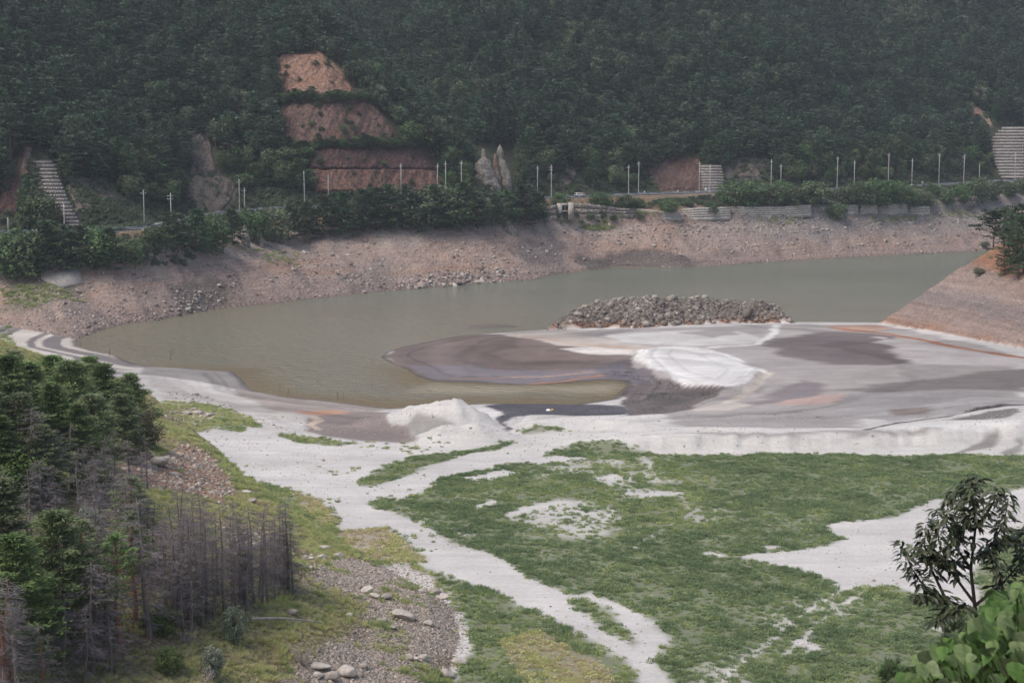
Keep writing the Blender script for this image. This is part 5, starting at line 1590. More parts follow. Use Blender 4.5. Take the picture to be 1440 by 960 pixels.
M['cargo'] = plain_mat('cargo_tarp', alb(190, 168, 148), 0.85, 0.1, 1.5, 0.2)
M['red'] = plain_mat('red_paint', (0.5, 0.05, 0.04), 0.4, 0.05, 1, 0)
M['yellow'] = plain_mat('yellow_paint', (0.7, 0.42, 0.04), 0.5, 0.05, 1, 0)

RD = unit(np.gradient(ROAD_P, axis=0)); RN = np.stack([-RD[:, 1], RD[:, 0]], -1)     # normal to the mountain side
def ribbon(o0, o1, dz):
    a = ROAD_P + RN * o0; b = ROAD_P + RN * o1
    V = np.stack([np.column_stack([a, ROAD_Z + dz]), np.column_stack([b, ROAD_Z + dz])], 1).reshape(-1, 3)
    i = np.arange(len(ROAD_P) - 1) * 2
    return V, np.stack([i, i + 2, i + 3, i + 1], -1)
me = mk_mesh('road', *ribbon(-4.2, 4.2, 0.35), M['asphalt'], True); tag(ob('road', me), kind='structure')
mb = MB()
for o_ in (-3.7, 3.6): mb.add(*ribbon(o_, o_ + 0.15, 0.356))
tag(ob('road_markings', mb.mesh('road_markings', M['paint'])), kind='structure')

def road_at(px, off):
    """point on the road edge that shows at this photograph column"""
    ii = np.arange(len(ROAD_P))
    ff = np.linspace(0, len(ROAD_P) - 1, 4000)
    x = np.interp(ff, ii, ROAD_X + RN[:, 0] * off); y = np.interp(ff, ii, ROAD_Y + RN[:, 1] * off); z = np.interp(ff, ii, ROAD_Z)
    qx, qy, dep = project(x, y, z)
    k = np.argmin(np.abs(qx - px))
    f0 = int(ff[k])
    return np.array([x[k], y[k], z[k]]), math.atan2(RD[f0, 1], RD[f0, 0])

def guard_rail(i0, i1, lab):
    e = ob('guard_rail', None, None, (ROAD_X[i0], ROAD_Y[i0], ROAD_Z[i0])); tag(e, lab, 'guard rail', 'guard rails of the far road')
    org = np.array([ROAD_X[i0], ROAD_Y[i0], ROAD_Z[i0]])
    P = np.column_stack([ROAD_P + RN * -4.7, ROAD_Z])[i0:i1] - org
    mb = MB()
    for zz, w in ((0.95, 0.22), (1.25, 0.10)):
        for a, b in zip(P[:-1], P[1:]):
            d = unit(b - a); n = np.array([-d[1], d[0], 0]) * 0.06
            mb.hexa([a - n + [0, 0, zz - w], b - n + [0, 0, zz - w], b + n + [0, 0, zz - w], a + n + [0, 0, zz - w], a - n + [0, 0, zz + w], b - n + [0, 0, zz + w], b + n + [0, 0, zz + w], a + n + [0, 0, zz + w]])
    ob('rail', mb.mesh('rail', M['steel']), e)
    mb = MB()
    for k in np.arange(0, len(P) - 1, 0.4):
        q = P[int(k)] + (P[int(k) + 1] - P[int(k)]) * (k % 1); mb.box(q + [0, 0, 0.5], (0.14, 0.14, 1.1))
    o = ob('rail_posts', mb.mesh('rail_posts', M['steel']), e); o['kind'] = 'stuff'
n_ = len(ROAD_P)
guard_rail(2, n_ // 2, 'steel guard rail on the lake side of the western far road')
guard_rail(n_ // 2, n_ - 2, 'steel guard rail on the lake side of the eastern far road')

# where the poles stand: column, top row, side of the road, label
POLES = [(12, 306, -7, 'lamp-like utility pole at the far left edge'), (79, 285, 7, 'utility pole in front of the stepped wall, left of two'), (91, 286, -6, 'utility pole in front of the stepped wall, right of two'),
         (203, 267, 7, 'utility pole at the road bend above the vines'), (241, 271, -6, 'double-armed utility pole right of the road bend'), (337, 252, 7, 'tall utility pole, left of a close pair'), (344, 264, -6, 'short utility pole, right of a close pair'),
         (429, 240, 7, 'utility pole left of the rock cut'), (462, 245, -6, 'triple-armed utility pole at the foot of the rock cut'), (564, 230, 8, 'utility pole before the lower face of the rock cut'), (614, 230, -6, 'leaning utility pole at the right corner of the rock cut'),
         (627, 227, 7, 'utility pole right of the leaning one'), (649, 226, 8, 'utility pole left of the twin rock spires'), (756, 233, 7, 'short utility pole right of the twin spires'), (775, 232, -6, 'utility pole left of the white truck'),
         (884, 232, -6, 'thick utility pole above the double bush'), (898, 227, 7, 'utility pole behind the thick one across the road'), (983, 227, 7, 'utility pole at the left edge of the small crib wall'), (998, 231, -5.5, 'utility pole in front of the small crib wall'),
         (1084, 224, 7, 'tall utility pole, first past the small crib wall'), (1098, 231, -6, 'short utility pole, second past the small crib wall'), (1177, 220, 7, 'utility pole over the gap in the trees'), (1201, 226, -6, 'utility pole right of the tree gap'),
         (1249, 215.5, 7, 'utility pole below the right gully'), (1282, 223, -6, 'utility pole with white equipment at its foot'), (1320, 215.5, 7, 'utility pole second left of the big crib wall'), (1355, 217, -6, 'double-armed utility pole nearest left of the big crib wall'),
         (1377, 229.5, 7, 'short bare utility pole left of the big crib wall'), (1427, 215, -5.5, 'utility pole in front of the big crib wall')]
pole_tops = []
def poles():
    r = np.random.default_rng(71)
    for i, (px, ty, off, lab) in enumerate(POLES):
        b, ang = road_at(px, off)
        gz = max(height(np.array([b[0]]), np.array([b[1]]))[0], b[2] - 3)
        top = at_y(np.array([float(px)]), np.array([float(ty)]), b[1])[0][2]
        h = top - gz
        e = ob('utility_pole', None, None, (b[0], b[1], gz)); e.rotation_euler = (0, r.normal() * 0.008 + (0.035 if i == 10 else 0), ang)
        tag(e, lab, 'utility pole', 'utility poles along the far road')
        ob('shaft', MB().tube([[0, 0, -0.6], [0, 0, h * 0.5], [0, 0, h]], [0.24, 0.20, 0.15], 10).mesh('shaft', M['pole'], True), e)
        arms = [1.4] if i not in (4, 8, 26, 14) else [1.3, 2.4] if i != 8 else [1.3, 2.4, 3.6]
        if i == 27: arms = []
        for z_ in arms:
            a = ob('crossarm', MB().box((0, 0.2, h - z_), (0.12, 2.3, 0.12)).mesh('crossarm', M['steel']), e)
            for dx in (-1.0, 0.4, 1.0):
                ob('insulator', MB().tube([[0, 0.2 + dx, h - z_], [0, 0.2 + dx, h - z_ + 0.18], [0, 0.2 + dx, h - z_ + 0.34]], [0.08, 0.1, 0.05], 6).mesh('insulator', M['white_paint']), a)
        if i == 24:
            ob('equipment_box', MB().box((0.1, 0, 1.2), (0.9, 0.7, 1.2)).mesh('equipment_box', M['white_paint']), e)
        pole_tops.append((np.array([b[0], b[1], gz + h - 1.1]), off))
poles()
def wires():
    for side in (1, -1):
        T = [p for p, o_ in pole_tops if (o_ > 0) == (side > 0)]
        for k, (a, b) in enumerate(zip(T[:-1], T[1:])):
            ts = np.linspace(0, 1, 9)
            P = a + (b - a) * ts[:, None] - np.array([0, 0, 1.0])[None] * (4 * ts * (1 - ts))[:, None] * np.linalg.norm(b - a) / 60
            e = ob('power_line', None, None, tuple(a)); tag(e, 'sagging overhead wires strung between utility poles along the far road', 'wire', 'overhead wires along the far road')
            for dx in (-0.8, 0.8):
                ob('wire', MB().tube(P - a + [dx * 0.3, dx, 0.1], 0.035, 3, False).mesh('wire', M['wire']), e)
wires()

def truck():
    b, ang = road_at(815, -2.0)
    e = ob('pickup_truck', None, None, (b[0], b[1], b[2] + 0.36)); e.rotation_euler = (0, 0, ang + math.pi)
    tag(e, 'small white flatbed truck with tan load driving on the far road', 'truck')
    # +x is forward; cab over the front axle
    cab = MB()
    prof = [(2.75, 0.45), (2.78, 1.05), (2.45, 1.95), (1.0, 2.0), (1.0, 0.45)]
    V = [(x, s * 0.85, z) for s in (-1, 1) for x, z in prof]
    cab.add(V, [np.array([[4, 3, 2, 1, 0], [5, 6, 7, 8, 9]]), np.array([[i, (i + 1) % 5, 5 + (i + 1) % 5, 5 + i] for i in range(5)])])
    c = ob('cab', cab.mesh('cab', M['white_paint']), e)
    ob('windscreen', MB().hexa([(2.80, -0.72, 1.12), (2.80, 0.72, 1.12), (2.76, 0.72, 1.12), (2.76, -0.72, 1.12), (2.53, -0.68, 1.85), (2.53, 0.68, 1.85), (2.48, 0.68, 1.85), (2.48, -0.68, 1.85)]).mesh('windscreen', M['glass']), c)
    for s in (-1, 1):
        d = ob('door', MB().box((1.85, s * 0.86, 0.95), (1.1, 0.03, 0.9)).mesh('door', M['white_paint']), c)
        ob('side_window', MB().box((1.85, s * 0.865, 1.55), (0.95, 0.03, 0.55)).mesh('side_window', M['glass']), d)
        ob('headlight', MB().box((2.78, s * 0.62, 0.8), (0.05, 0.3, 0.2)).mesh('headlight', M['glass']), c)
    bed = MB().box((-0.95, 0, 0.72), (3.8, 1.7, 0.14))
    ob('bed', bed.mesh('bed', M['steel']), e)
    for s in (-1, 1):
        ob('side_board', MB().box((-0.95, s * 0.84, 1.0), (3.8, 0.05, 0.42)).mesh('side_board', M['white_paint']), e)
    ob('tail_board', MB().box((-2.84, 0, 1.0), (0.05, 1.63, 0.42)).mesh('tail_board', M['white_paint']), e)
    ob('load', MB().box((-0.95, 0, 1.45), (3.5, 1.5, 1.25), taper=0.96).mesh('load', M['cargo']), e)
    ob('chassis', MB().box((0, 0, 0.5), (5.2, 0.8, 0.2)).mesh('chassis', M['rubber']), e)
    for x in (1.8, -1.9):
        for s in (-1, 1):
            w = ob('wheel', MB().tube([(x, s * 0.62, 0.33), (x, s * 0.84, 0.33)], [0.33, 0.33], 14).mesh('wheel', M['rubber']), e)
            ob('hub', MB().tube([(x, s * 0.84, 0.33), (x, s * 0.86, 0.33)], [0.18, 0.16], 10).mesh('hub', M['steel']), w)
truck()

def signs():
    for px, off, hh, rad, lab, mt in ((992, -5.6, 2.4, 0.55, 'round white road sign beside the small crib wall', 'white_paint'), (953, 5.5, 1.3, 0.4, 'small white marker post on the far verge left of the crib wall', 'white_paint'), (906, 5.5, 1.3, 0.4, 'small white marker post on the far verge above the double bush', 'white_paint'), (1297, -5.6, 2.6, 0.6, 'black and white chevron sign at the eastern bend', 'white_paint')):
        b, ang = road_at(px, off)
        e = ob('road_sign', None, None, tuple(b)); e.rotation_euler = (0, 0, 0); tag(e, lab, 'sign', 'road signs')
        ob('post', MB().tube([(0, 0, -0.3), (0, 0, hh)], 0.06, 6).mesh('post', M['steel']), e)
        f_ = ob('face', MB().tube([(0, -0.1, hh), (0, -0.06, hh)], [rad, rad], 14).mesh('face', M[mt]), e)
        if px == 1297: ob('chevron', MB().hexa([(-0.1, -0.13, hh - .4), (0.15, -0.13, hh - .4), (0.15, -0.11, hh - .4), (-0.1, -0.11, hh - .4), (0.2, -0.13, hh + .4), (0.45, -0.13, hh + .4), (0.45, -0.11, hh + .4), (0.2, -0.11, hh + .4)]).mesh('chevron', M['rubber']), f_)
signs()

# ------------------------------------------------------------------ stepped crib walls of concrete beams
def crib(rows, y0, y1, label, left, right, beam, beams_per, seed):
    """rows: photograph rows of the course bottoms, top to bottom; each course is a beam with header blocks and set back from the one below"""
    r = np.random.default_rng(seed)
    n = len(rows) - 1
    q0 = at_y(np.array([left(rows[-1])], float), np.array([rows[-1]], float), y0)[0]
    e = ob('retaining_wall', None, None, tuple(q0)); tag(e, label, 'retaining wall')
    for k in range(n):
        f0 = 1 - (k + 1) / n
        yy = y0 + (y1 - y0) * f0
        a0 = at_y(np.array([left(rows[k + 1])], float), np.array([rows[k + 1]], float), yy)[0]
        a1 = at_y(np.array([right(rows[k + 1])], float), np.array([rows[k + 1]], float), yy)[0]
        zt = at_y(np.array([left(rows[k])], float), np.array([rows[k]], float), yy)[0][2]
        h = zt - a0[2]; w = a1[0] - a0[0]
        jig = r.normal() * 0.12
        c = ob('course', MB().box((a0[0] + w / 2 + jig - q0[0], yy + 2.6 - q0[1], a0[2] + h * 0.36 - q0[2]), (w, 5.0, h * 0.72)).mesh('course', M['crib']), e)
        ob('fill', MB().box((a0[0] + w / 2 + jig - q0[0], yy + 3.2 - q0[1], a0[2] + h * 0.86 - q0[2]), (w - 0.3, 5.0, h * 0.30)).mesh('fill', M['crib_dark']), c)
        hb = MB(); m = max(3, int(w / beams_per))
        for j in range(m + 1):
            if r.random() < 0.12: continue
            hb.box((a0[0] + jig + w * j / m - q0[0], yy + 0.0 - q0[1], a0[2] + h * (0.42 + 0.05 * r.normal()) - q0[2]), (0.28, 0.5, h * 0.62))
        o = ob('header_blocks', hb.mesh('header_blocks', M['concrete']), c)
        o['kind'] = 'stuff'
lft = lambda xs, ys: (lambda v: float(np.interp(v, ys, xs)))
def crib_at(px, row):      # forward distance of the wall's foot from the ground there
    return float(cast([px], [row])[0][1])
y0 = crib_at(100, 319)
crib(np.linspace(225, 319, 19), y0 - 1, y0 + 24, 'stepped concrete crib wall climbing the slope like stairs at far left', lft([43, 46, 53, 58, 72, 84], [225, 243, 262, 275, 290, 319]), lft([68, 79, 85, 91, 100, 108, 114], [225, 243, 262, 275, 295, 312, 319]), 0.3, 0.9, 1)
b_, _ = road_at(1000, 6.5)
crib(np.linspace(232, 274, 12), b_[1] + 0.5, b_[1] + 11, 'small pale concrete crib wall beside the eastern road', lft([986, 984, 987, 988], [232, 240, 255, 274]), lft([1013, 1016, 1018, 1020], [232, 245, 260, 274]), 0.3, 1.0, 2)
b_, _ = road_at(1425, 6.5)
crib(np.linspace(178, 251, 18), b_[1] + 0.5, b_[1] + 27, 'big pale concrete crib wall at the right edge of the valley', lft([1416, 1407, 1400, 1397, 1396, 1400, 1405, 1408], [178, 186, 193, 200, 220, 232, 242, 251]), lft([1475, 1475], [178, 251]), 0.3, 1.2, 3)

# ------------------------------------------------------------------ lake walls
def wall_panel(name, pts, label, mat, steps=5, parts=None, thick=2.0, cat='retaining wall'):
    """pts: (column, top row, bottom row) along the wall; the wall stands where its bottom row meets the bank"""
    p = np.array(pts, float)
    Q = cast(p[:, 0], p[:, 2])
    Q[:, 1] = np.convolve(np.pad(Q[:, 1], 1, mode='edge'), [0.25, 0.5, 0.25], 'valid') if len(Q) > 2 else Q[:, 1]
    bot = at_y(p[:, 0], p[:, 2], Q[:, 1]); top = at_y(p[:, 0], p[:, 1], Q[:, 1])
    org = bot[0].copy()
    e = ob(name, None, None, tuple(org)); tag(e, label, cat, None)
    n = len(p)
    for k in range(steps):
        V = []
        for i in range(n):
            zb = bot[i, 2] - (0.8 if k == 0 else 0); zt = top[i, 2]
            za = bot[i, 2] + (zt - bot[i, 2]) * k / steps if k else zb
            zc = bot[i, 2] + (zt - bot[i, 2]) * (k + 1) / steps - 0.05
            yb = bot[i, 1] + 0.18 * k
            for y_, z_ in ((yb, za), (yb + thick, za), (yb + thick, zc), (yb + 0.15, zc)):
                V.append((bot[i, 0] - org[0], y_ - org[1], z_ - org[2]))
        fs = []
        for i in range(n - 1):
            a = i * 4; b = a + 4
            fs += [[a, b, b + 3, a + 3], [a + 3, b + 3, b + 2, a + 2], [a + 2, b + 2, b + 1, a + 1], [a + 1, b + 1, b, a]]
        fs += [[0, 3, 2, 1], [(n - 1) * 4, (n - 1) * 4 + 1, (n - 1) * 4 + 2, (n - 1) * 4 + 3]]
        ob('course', mk_mesh('course', np.array(V), np.array(fs), mat), e)
    return e, Q, org
M['stonework'] = ground_mat('rubble_stonework', (0.4, 1.5), (0.15, 0.2), 1.0, 1.0, 0.6, stones=0.45, stone_scale=1.1)
def stonework(me):
    a = me.attributes.new('Col', 'FLOAT_COLOR', 'POINT')
    c = np.ones((len(me.vertices), 4), np.float32); c[:, :3] = alb(164, 152, 144); a.data.foreach_set('color', c.ravel())
for lab, pts, st in (
        ('rubble stone wall left of the concrete gate chamber', [(768, 291, 309), (776, 289, 310), (783, 288, 309)], 3),
        ('rubble stone wall right of the concrete gate chamber', [(807, 285, 308), (830, 287, 308), (850, 289, 306), (872, 293, 305), (893, 294, 304)], 3),
        ('rubble stone wall below the last trees at the right end', [(1333, 278, 292), (1352, 276.5, 291), (1373, 276, 289)], 2)):
    e, Q, org = wall_panel('stone_wall', pts, lab, M['stonework'], st, thick=3)
    for ch in e.children: stonework(ch.data)
LAKE_WALLS = [('first concrete lake wall panel right of the stone wall', [(895, 293, 304), (930, 297, 307), (958, 300, 309)]), ('long stepped concrete lake wall below the verge creeper', [(960, 294, 309), (985, 292, 309), (1010, 292, 308), (1028, 291, 308)]),
              ('longest stepped concrete lake wall, middle of the eastern bank', [(1029, 290, 307), (1060, 291, 306), (1100, 291, 305), (1141, 288, 303)]), ('concrete lake wall panel behind the light green bush', [(1152, 291, 302), (1168, 291, 302), (1190, 290, 301)]),
              ('smooth concrete lake wall panel right of the light bush', [(1192, 288, 301), (1207, 288, 301)]), ('two-tone concrete lake wall panel, second past the light bush', [(1210, 288, 302), (1234, 288, 301)]),
              ('curved layered concrete lake wall below the eastern trees', [(1236, 290, 302), (1255, 287, 301), (1270, 286, 299), (1276, 288, 298)]), ('low broken concrete lake wall left of the last stone wall', [(1281, 291, 303), (1300, 290, 302), (1308, 290, 301)])]
for lab, pts in LAKE_WALLS:
    wall_panel('lake_wall', pts, lab, M['old_concrete'], 5 if pts[-1][0] - pts[0][0] > 30 else 3)

def gate_chamber():
    Q = cast([795], [309])[0]
    y = Q[1] - 1.0
    P = lambda px, py: at_y(np.array([px], float), np.array([py], float), y)[0]
    a = P(783, 310); b = P(807, 285)
    w = b[0] - a[0]; h = b[2] - a[2]
    e = ob('gate_chamber', None, None, tuple(a)); tag(e, 'concrete intake gate chamber with dark double opening in the stone wall', 'gate chamber')
    for nm, x0, x1, z0, z1, m_ in (('pier', 0, 7.5, 0, 24, 'concrete'), ('pier', 16, 24, 0, 25, 'concrete'), ('lintel', 7.5, 16, 20.5, 24, 'concrete'), ('sill', 7.5, 16, 12.5, 14, 'concrete')):
        ob(nm, MB().box(((x0 + x1) / 2 / 24 * w, 1.2, (z0 + z1) / 2 / 25 * h), ((x1 - x0) / 24 * w, 2.6, (z1 - z0) / 25 * h)).mesh(nm, M[m_]), e)
    ob('mullion', MB().box((11.7 / 24 * w, 0.6, 17 / 25 * h), (0.35, 0.5, 7 / 25 * h)).mesh('mullion', M['concrete']), e)
    for x0, x1 in ((7.5, 11.5), (12, 16)):
        ob('opening', MB().box(((x0 + x1) / 2 / 24 * w, 2.2, 17.2 / 25 * h), ((x1 - x0) / 24 * w, 0.4, 6.6 / 25 * h)).mesh('opening', M['glass']), e)  # near-black panel: the shade inside the opening put in as colour
    ob('gate_panel', MB().box((11.75 / 24 * w, 1.0, 6.2 / 25 * h), (8.5 / 24 * w, 0.4, 12.5 / 25 * h)).mesh('gate_panel', M['dark_concrete']), e)
gate_chamber()

def slab():
    C = cast([57, 107, 117, 84, 58], [379, 375, 399, 405, 393])
    n = unit(np.cross(C[1] - C[0], C[3] - C[0])); n = n if n[2] > 0 else -n
    V = np.concatenate([C - n * 1.0 - C[0], C + n * 0.7 - C[0]])
    mb = MB(); mb.add(V, [np.array([[5, 6, 7, 8, 9], [4, 3, 2, 1, 0]]), np.array([[i, (i + 1) % 5, 5 + (i + 1) % 5, 5 + i] for i in range(5)])])
    o = ob('concrete_slab', mb.mesh('concrete_slab', M['concrete']), None, tuple(C[0])); tag(o, 'pale tilted concrete slab on the bank below the left trees', 'slab')
slab()

# ------------------------------------------------------------------ rock: cut faces, twin spires, outcrops
def rock_mat(name, a, b, c):
    m, nt, out = new_mat(name)
    tc = N(nt, 'ShaderNodeTexCoord').outputs['Object']
    mp = N(nt, 'ShaderNodeMapping'); nt.links.new(tc, mp.inputs['Vector']); mp.inputs['Scale'].default_value = (0.8, 0.8, 0.14); mp.inputs['Rotation'].default_value = (0, 0.25, 0)
    n1 = noise(nt, mp.outputs[0], 1.0, 6, 0.7); n2 = noise(nt, tc, 0.09, 5, 0.65); n3 = noise(nt, tc, 0.8, 6, 0.7)
    col = mixc(nt, 'MIX', maprange(nt, n2, 0.35, 0.65, 0, 1), tuple(a), tuple(b))
    col = mixc(nt, 'MIX', maprange(nt, n1, 0.45, 0.58, 0, 1), col, tuple(c))
    cr = N(nt, 'ShaderNodeCombineColor'); v = maprange(nt, n3, 0.3, 0.7, 0.55, 1.4)
    for k in range(3): nt.links.new(v, cr.inputs[k])
    col = mixc(nt, 'MULTIPLY', 1.0, col, cr.outputs[0])
    ad = N(nt, 'ShaderNodeMath', operation='ADD'); nt.links.new(n1, ad.inputs[0]); nt.links.new(n3, ad.inputs[1])
    bp = N(nt, 'ShaderNodeBump', i_Strength=0.9, i_Distance=1.2); nt.links.new(ad.outputs[0], bp.inputs['Height'])
    p = N(nt, 'ShaderNodeBsdfPrincipled', i_Roughness=0.95); p.inputs['Specular IOR Level'].default_value = 0.15
    nt.links.new(col, p.inputs['Base Color']); nt.links.new(bp.outputs[0], p.inputs['Normal']); nt.links.new(p.outputs[0], out.inputs['Surface'])
    return m
M['cut_top'] = rock_mat('cut_rock_pale', alb(184, 150, 130), alb(168, 128, 104), alb(136, 110, 98))
M['cut_mid'] = rock_mat('cut_rock_middle', alb(142, 118, 108), alb(120, 88, 76), alb(98, 82, 78))
M['cut_low'] = rock_mat('cut_rock_dark', alb(104, 82, 78), alb(116, 86, 78), alb(84, 70, 68))
M['cut_foot'] = rock_mat('cut_rock_foot', alb(148, 116, 102), alb(136, 98, 82), alb(92, 78, 74))
M['scar'] = rock_mat('scar_rock', alb(122, 114, 108), alb(104, 98, 96), alb(134, 120, 106))
M['grey_rock'] = rock_mat('grey_rock', alb(156, 150, 143), alb(126, 120, 116), alb(176, 166, 154))
M['rust_rock'] = rock_mat('rust_rock', alb(176, 128, 100), alb(150, 132, 120), alb(168, 158, 148))

def rock_face(name, rows, mat, label, push, seed, kind='structure', amp=0.8, res=1.2):
    """rows: list of (row, left column, right column) from top to bottom; laid on the slope and broken up"""
    rr = np.array(rows, float)
    q = cast([rr[len(rr) // 2, 1:].mean()], [rr[len(rr) // 2, 0]])[0]
    nv = int((rr[-1, 0] - rr[0, 0]) / res) + 2; nu = int((rr[:, 2] - rr[:, 1]).max() / res) + 2
    t = np.linspace(rr[0, 0], rr[-1, 0], nv)
    l = np.interp(t, rr[:, 0], rr[:, 1]); r_ = np.interp(t, rr[:, 0], rr[:, 2])
    u = np.linspace(0, 1, nu)
    l = l + 4 * fbm(t, t * 0, 12, seed + 3, 4, 0.6); r_ = r_ + 2.5 * fbm(t, t * 0, 12, seed + 4, 4, 0.6)
    PX = l[:, None] + (r_ - l)[:, None] * u; PY = np.repeat(t[:, None], nu, 1)
    PY = PY + (2.0 * fbm(PX, PX * 0, 14, seed + 5, 4, 0.6)) * (1 - np.linspace(0, 1, nv))[:, None]
    Q = cast(PX.ravel(), PY.ravel())
    n1 = fbm(PX.ravel() * 1.0 + PY.ravel() * 0.35, PY.ravel() * 0.28, 9, seed, 5, 0.6) ; n2 = fbm(PX.ravel(), PY.ravel(), 16, seed + 9, 4)
    edge = np.minimum(np.minimum(u, 1 - u)[None, :] * 25, 1) * np.minimum(np.minimum(np.linspace(0, 1, nv), 1 - np.linspace(0, 1, nv))[:, None] * 14 + 0.1, 1)
    d = unit(np.stack([Q[:, 0], Q[:, 1], 0 * Q[:, 0]], -1)) * -1 + [0, 0, 0.5]
    V = Q + unit(d) * ((push + n1 * amp * 1.6 + n2 * amp) * edge.ravel())[:, None]
    # even out the cast distances so the face is one sheet
    idx = np.arange(nv * nu).reshape(nv, nu)
    fq = np.stack([idx[:-1, :-1], idx[1:, :-1], idx[1:, 1:], idx[:-1, 1:]], -1).reshape(-1, 4)
    o = ob(name, mk_mesh(name, V - q, fq, mat, False), None, tuple(q))
    if kind: tag(o, None, None, None, kind)
    if label: o['label'] = label
    return o
rock_face('cliff', [(76, 412, 424), (82, 390, 458), (95, 392, 470), (110, 396, 484), (125, 396, 497), (136, 402, 503)], M['cut_top'], 'pale upper face of the benched rock cut', 2.0, 301)
rock_face('cliff', [(145, 408, 524), (155, 400, 534), (170, 398, 545), (185, 396, 556), (200, 404, 566), (206, 420, 570)], M['cut_mid'], 'brown middle face of the benched rock cut', 2.0, 311)
rock_face('cliff', [(211, 420, 596), (220, 418, 603), (230, 420, 609), (240, 424, 614)], M['cut_low'], 'dark red-brown lower face of the benched rock cut', 2.0, 321)
rock_face('cliff', [(239.5, 430, 613), (250, 432, 618), (262, 436, 620), (272, 440, 620)], M['cut_foot'], 'orange foot of the benched rock cut beside the road', 2.2, 331)
rock_face('cliff', [(188, 283, 289), (200, 274, 296), (225, 269, 301), (245, 268, 306)], M['scar'], 'narrow grey rock face above the western road', 1.4, 341)
rock_face('cliff', [(248, 272, 310), (260, 264, 333), (280, 266, 326), (298, 280, 312)], M['scar'], 'lower grey rock face above the western road', 1.4, 351)
rock_face('cliff', [(250, 118, 142), (262, 94, 158), (280, 98, 176), (298, 108, 178)], M['scar'], 'netted grey rock slope beside the stepped wall', 1.2, 361)
rock_face('cliff', [(206, 33, 46), (225, 30, 43), (245, 28, 40), (262, 28, 34)], M['rust_rock'], 'orange earth scar left of the stepped wall', 1.0, 371)
rock_face('cliff', [(250, 8, 28), (265, 0, 30), (285, 0, 30), (300, 0, 22)], M['cut_low'], 'dark red earth scar at the left edge', 1.0, 381)
rock_face('cliff', [(222, 940, 984), (235, 924, 985), (250, 914, 986), (268, 928, 986)], M['cut_mid'], 'red-brown scar left of the small crib wall', 1.2, 391)
rock_face('cliff', [(238, 798, 808), (246, 790, 812), (262, 788, 800)], M['scar'], 'small grey scar above the white truck', 1.0, 401)
rock_face('cliff', [(222, 1045, 1062), (235, 1022, 1076), (250, 1028, 1066)], M['scar'], 'grey scar right of the small crib wall', 1.0, 411)
rock_face('cliff', [(150, 1366, 1376), (162, 1370, 1390), (178, 1384, 1398)], M['rust_rock'], 'pale scar above the big crib wall', 1.0, 421)

def spire(name, rows, yd, label, mat, seed, depth=0.8, patch=None):
    """rows: (row, left, right) from tip to foot"""
    r = np.random.default_rng(seed)
    rr = np.array(rows, float)
    t = np.linspace(rr[0, 0], rr[-1, 0], 34); l = np.interp(t, rr[:, 0], rr[:, 1]); w = np.interp(t, rr[:, 0], rr[:, 2])
    A = at_y(l, t, yd); B = at_y(w, t, yd)
    k = 22; an = np.arange(k) * 2 * math.pi / k
    foot = (A[-1] + B[-1]) / 2
    c = (A + B) / 2; R = (B[:, 0] - A[:, 0]) / 2
    ru = 1 + 0.30 * fbm(np.repeat(an[None] * 3, 34, 0), np.repeat(c[:, 2:3], k, 1), 2.4, seed, 4, 0.6)
    V = np.stack([c[:, 0:1] + R[:, None] * np.cos(an) * ru, c[:, 1:2] + R[:, None] * depth * np.sin(an) * ru, np.repeat(c[:, 2:3], k, 1) + 0.25 * r.normal(size=(34, k))], -1) - foot
    V[-1, :, 2] -= 3
    idx = np.arange(34 * k).reshape(34, k); nx = np.roll(idx, -1, 1)
    fq = np.stack([idx[:-1], nx[:-1], nx[1:], idx[1:]], -1).reshape(-1, 4)
    fq = [fq, idx[0][None, ::-1]]
    o = ob(name, mk_mesh(name, V.reshape(-1, 3), fq, mat, False), None, tuple(foot)); tag(o, label, 'rock')
    return o
b_, _ = road_at(690, 16)
spire('rock_spire', [(209.5, 678, 680), (212, 677, 682), (218, 676.5, 683), (222, 677, 683), (225, 673, 687), (230, 669.5, 691), (240, 668, 693), (250, 669.5, 698), (258, 671, 704), (267, 680, 706)], b_[1], 'left rock spire with small head, grey with a rust streak', M['grey_rock'], 601)
spire('rock_spire', [(204.5, 702.5, 704), (208, 700, 706), (214, 698.5, 708), (219, 700, 708), (223, 701, 707.5), (228, 701, 711), (235, 702, 714), (243, 704, 717.5), (252, 706, 719.5), (262, 706, 720)], b_[1] + 3, 'right rock spire with pointed bulb head', M['grey_rock'], 611)
spire('rock_spire', [(217, 695, 698), (222, 694, 699), (240, 693, 702), (255, 690, 706)], b_[1] + 5, 'thin rock splinter between the two spires', M['rust_rock'], 615)
for rows, lab, sd in (([(317, 343, 346), (324, 340, 348), (334, 339, 351), (346, 338, 353)], 'left upright grey outcrop on the bank under the trees', 621), ([(318, 361, 364), (326, 361, 367), (336, 362, 370), (347, 363, 372)], 'right upright grey outcrop on the bank under the trees', 631),
                      ([(310, 712, 716), (318, 708, 722), (326, 704, 728)], 'jagged outcrop below the end of the dense pine row', 641), ([(345, 262, 266), (352, 258, 270), (358, 256, 274)], 'small pale outcrop at the head of the stone slide', 651)):
    q = cast([(rows[-1][1] + rows[-1][2]) / 2], [rows[-1][0]])[0]
    spire('rock_outcrop', rows, q[1] + 0.5, lab, M['grey_rock'], sd)

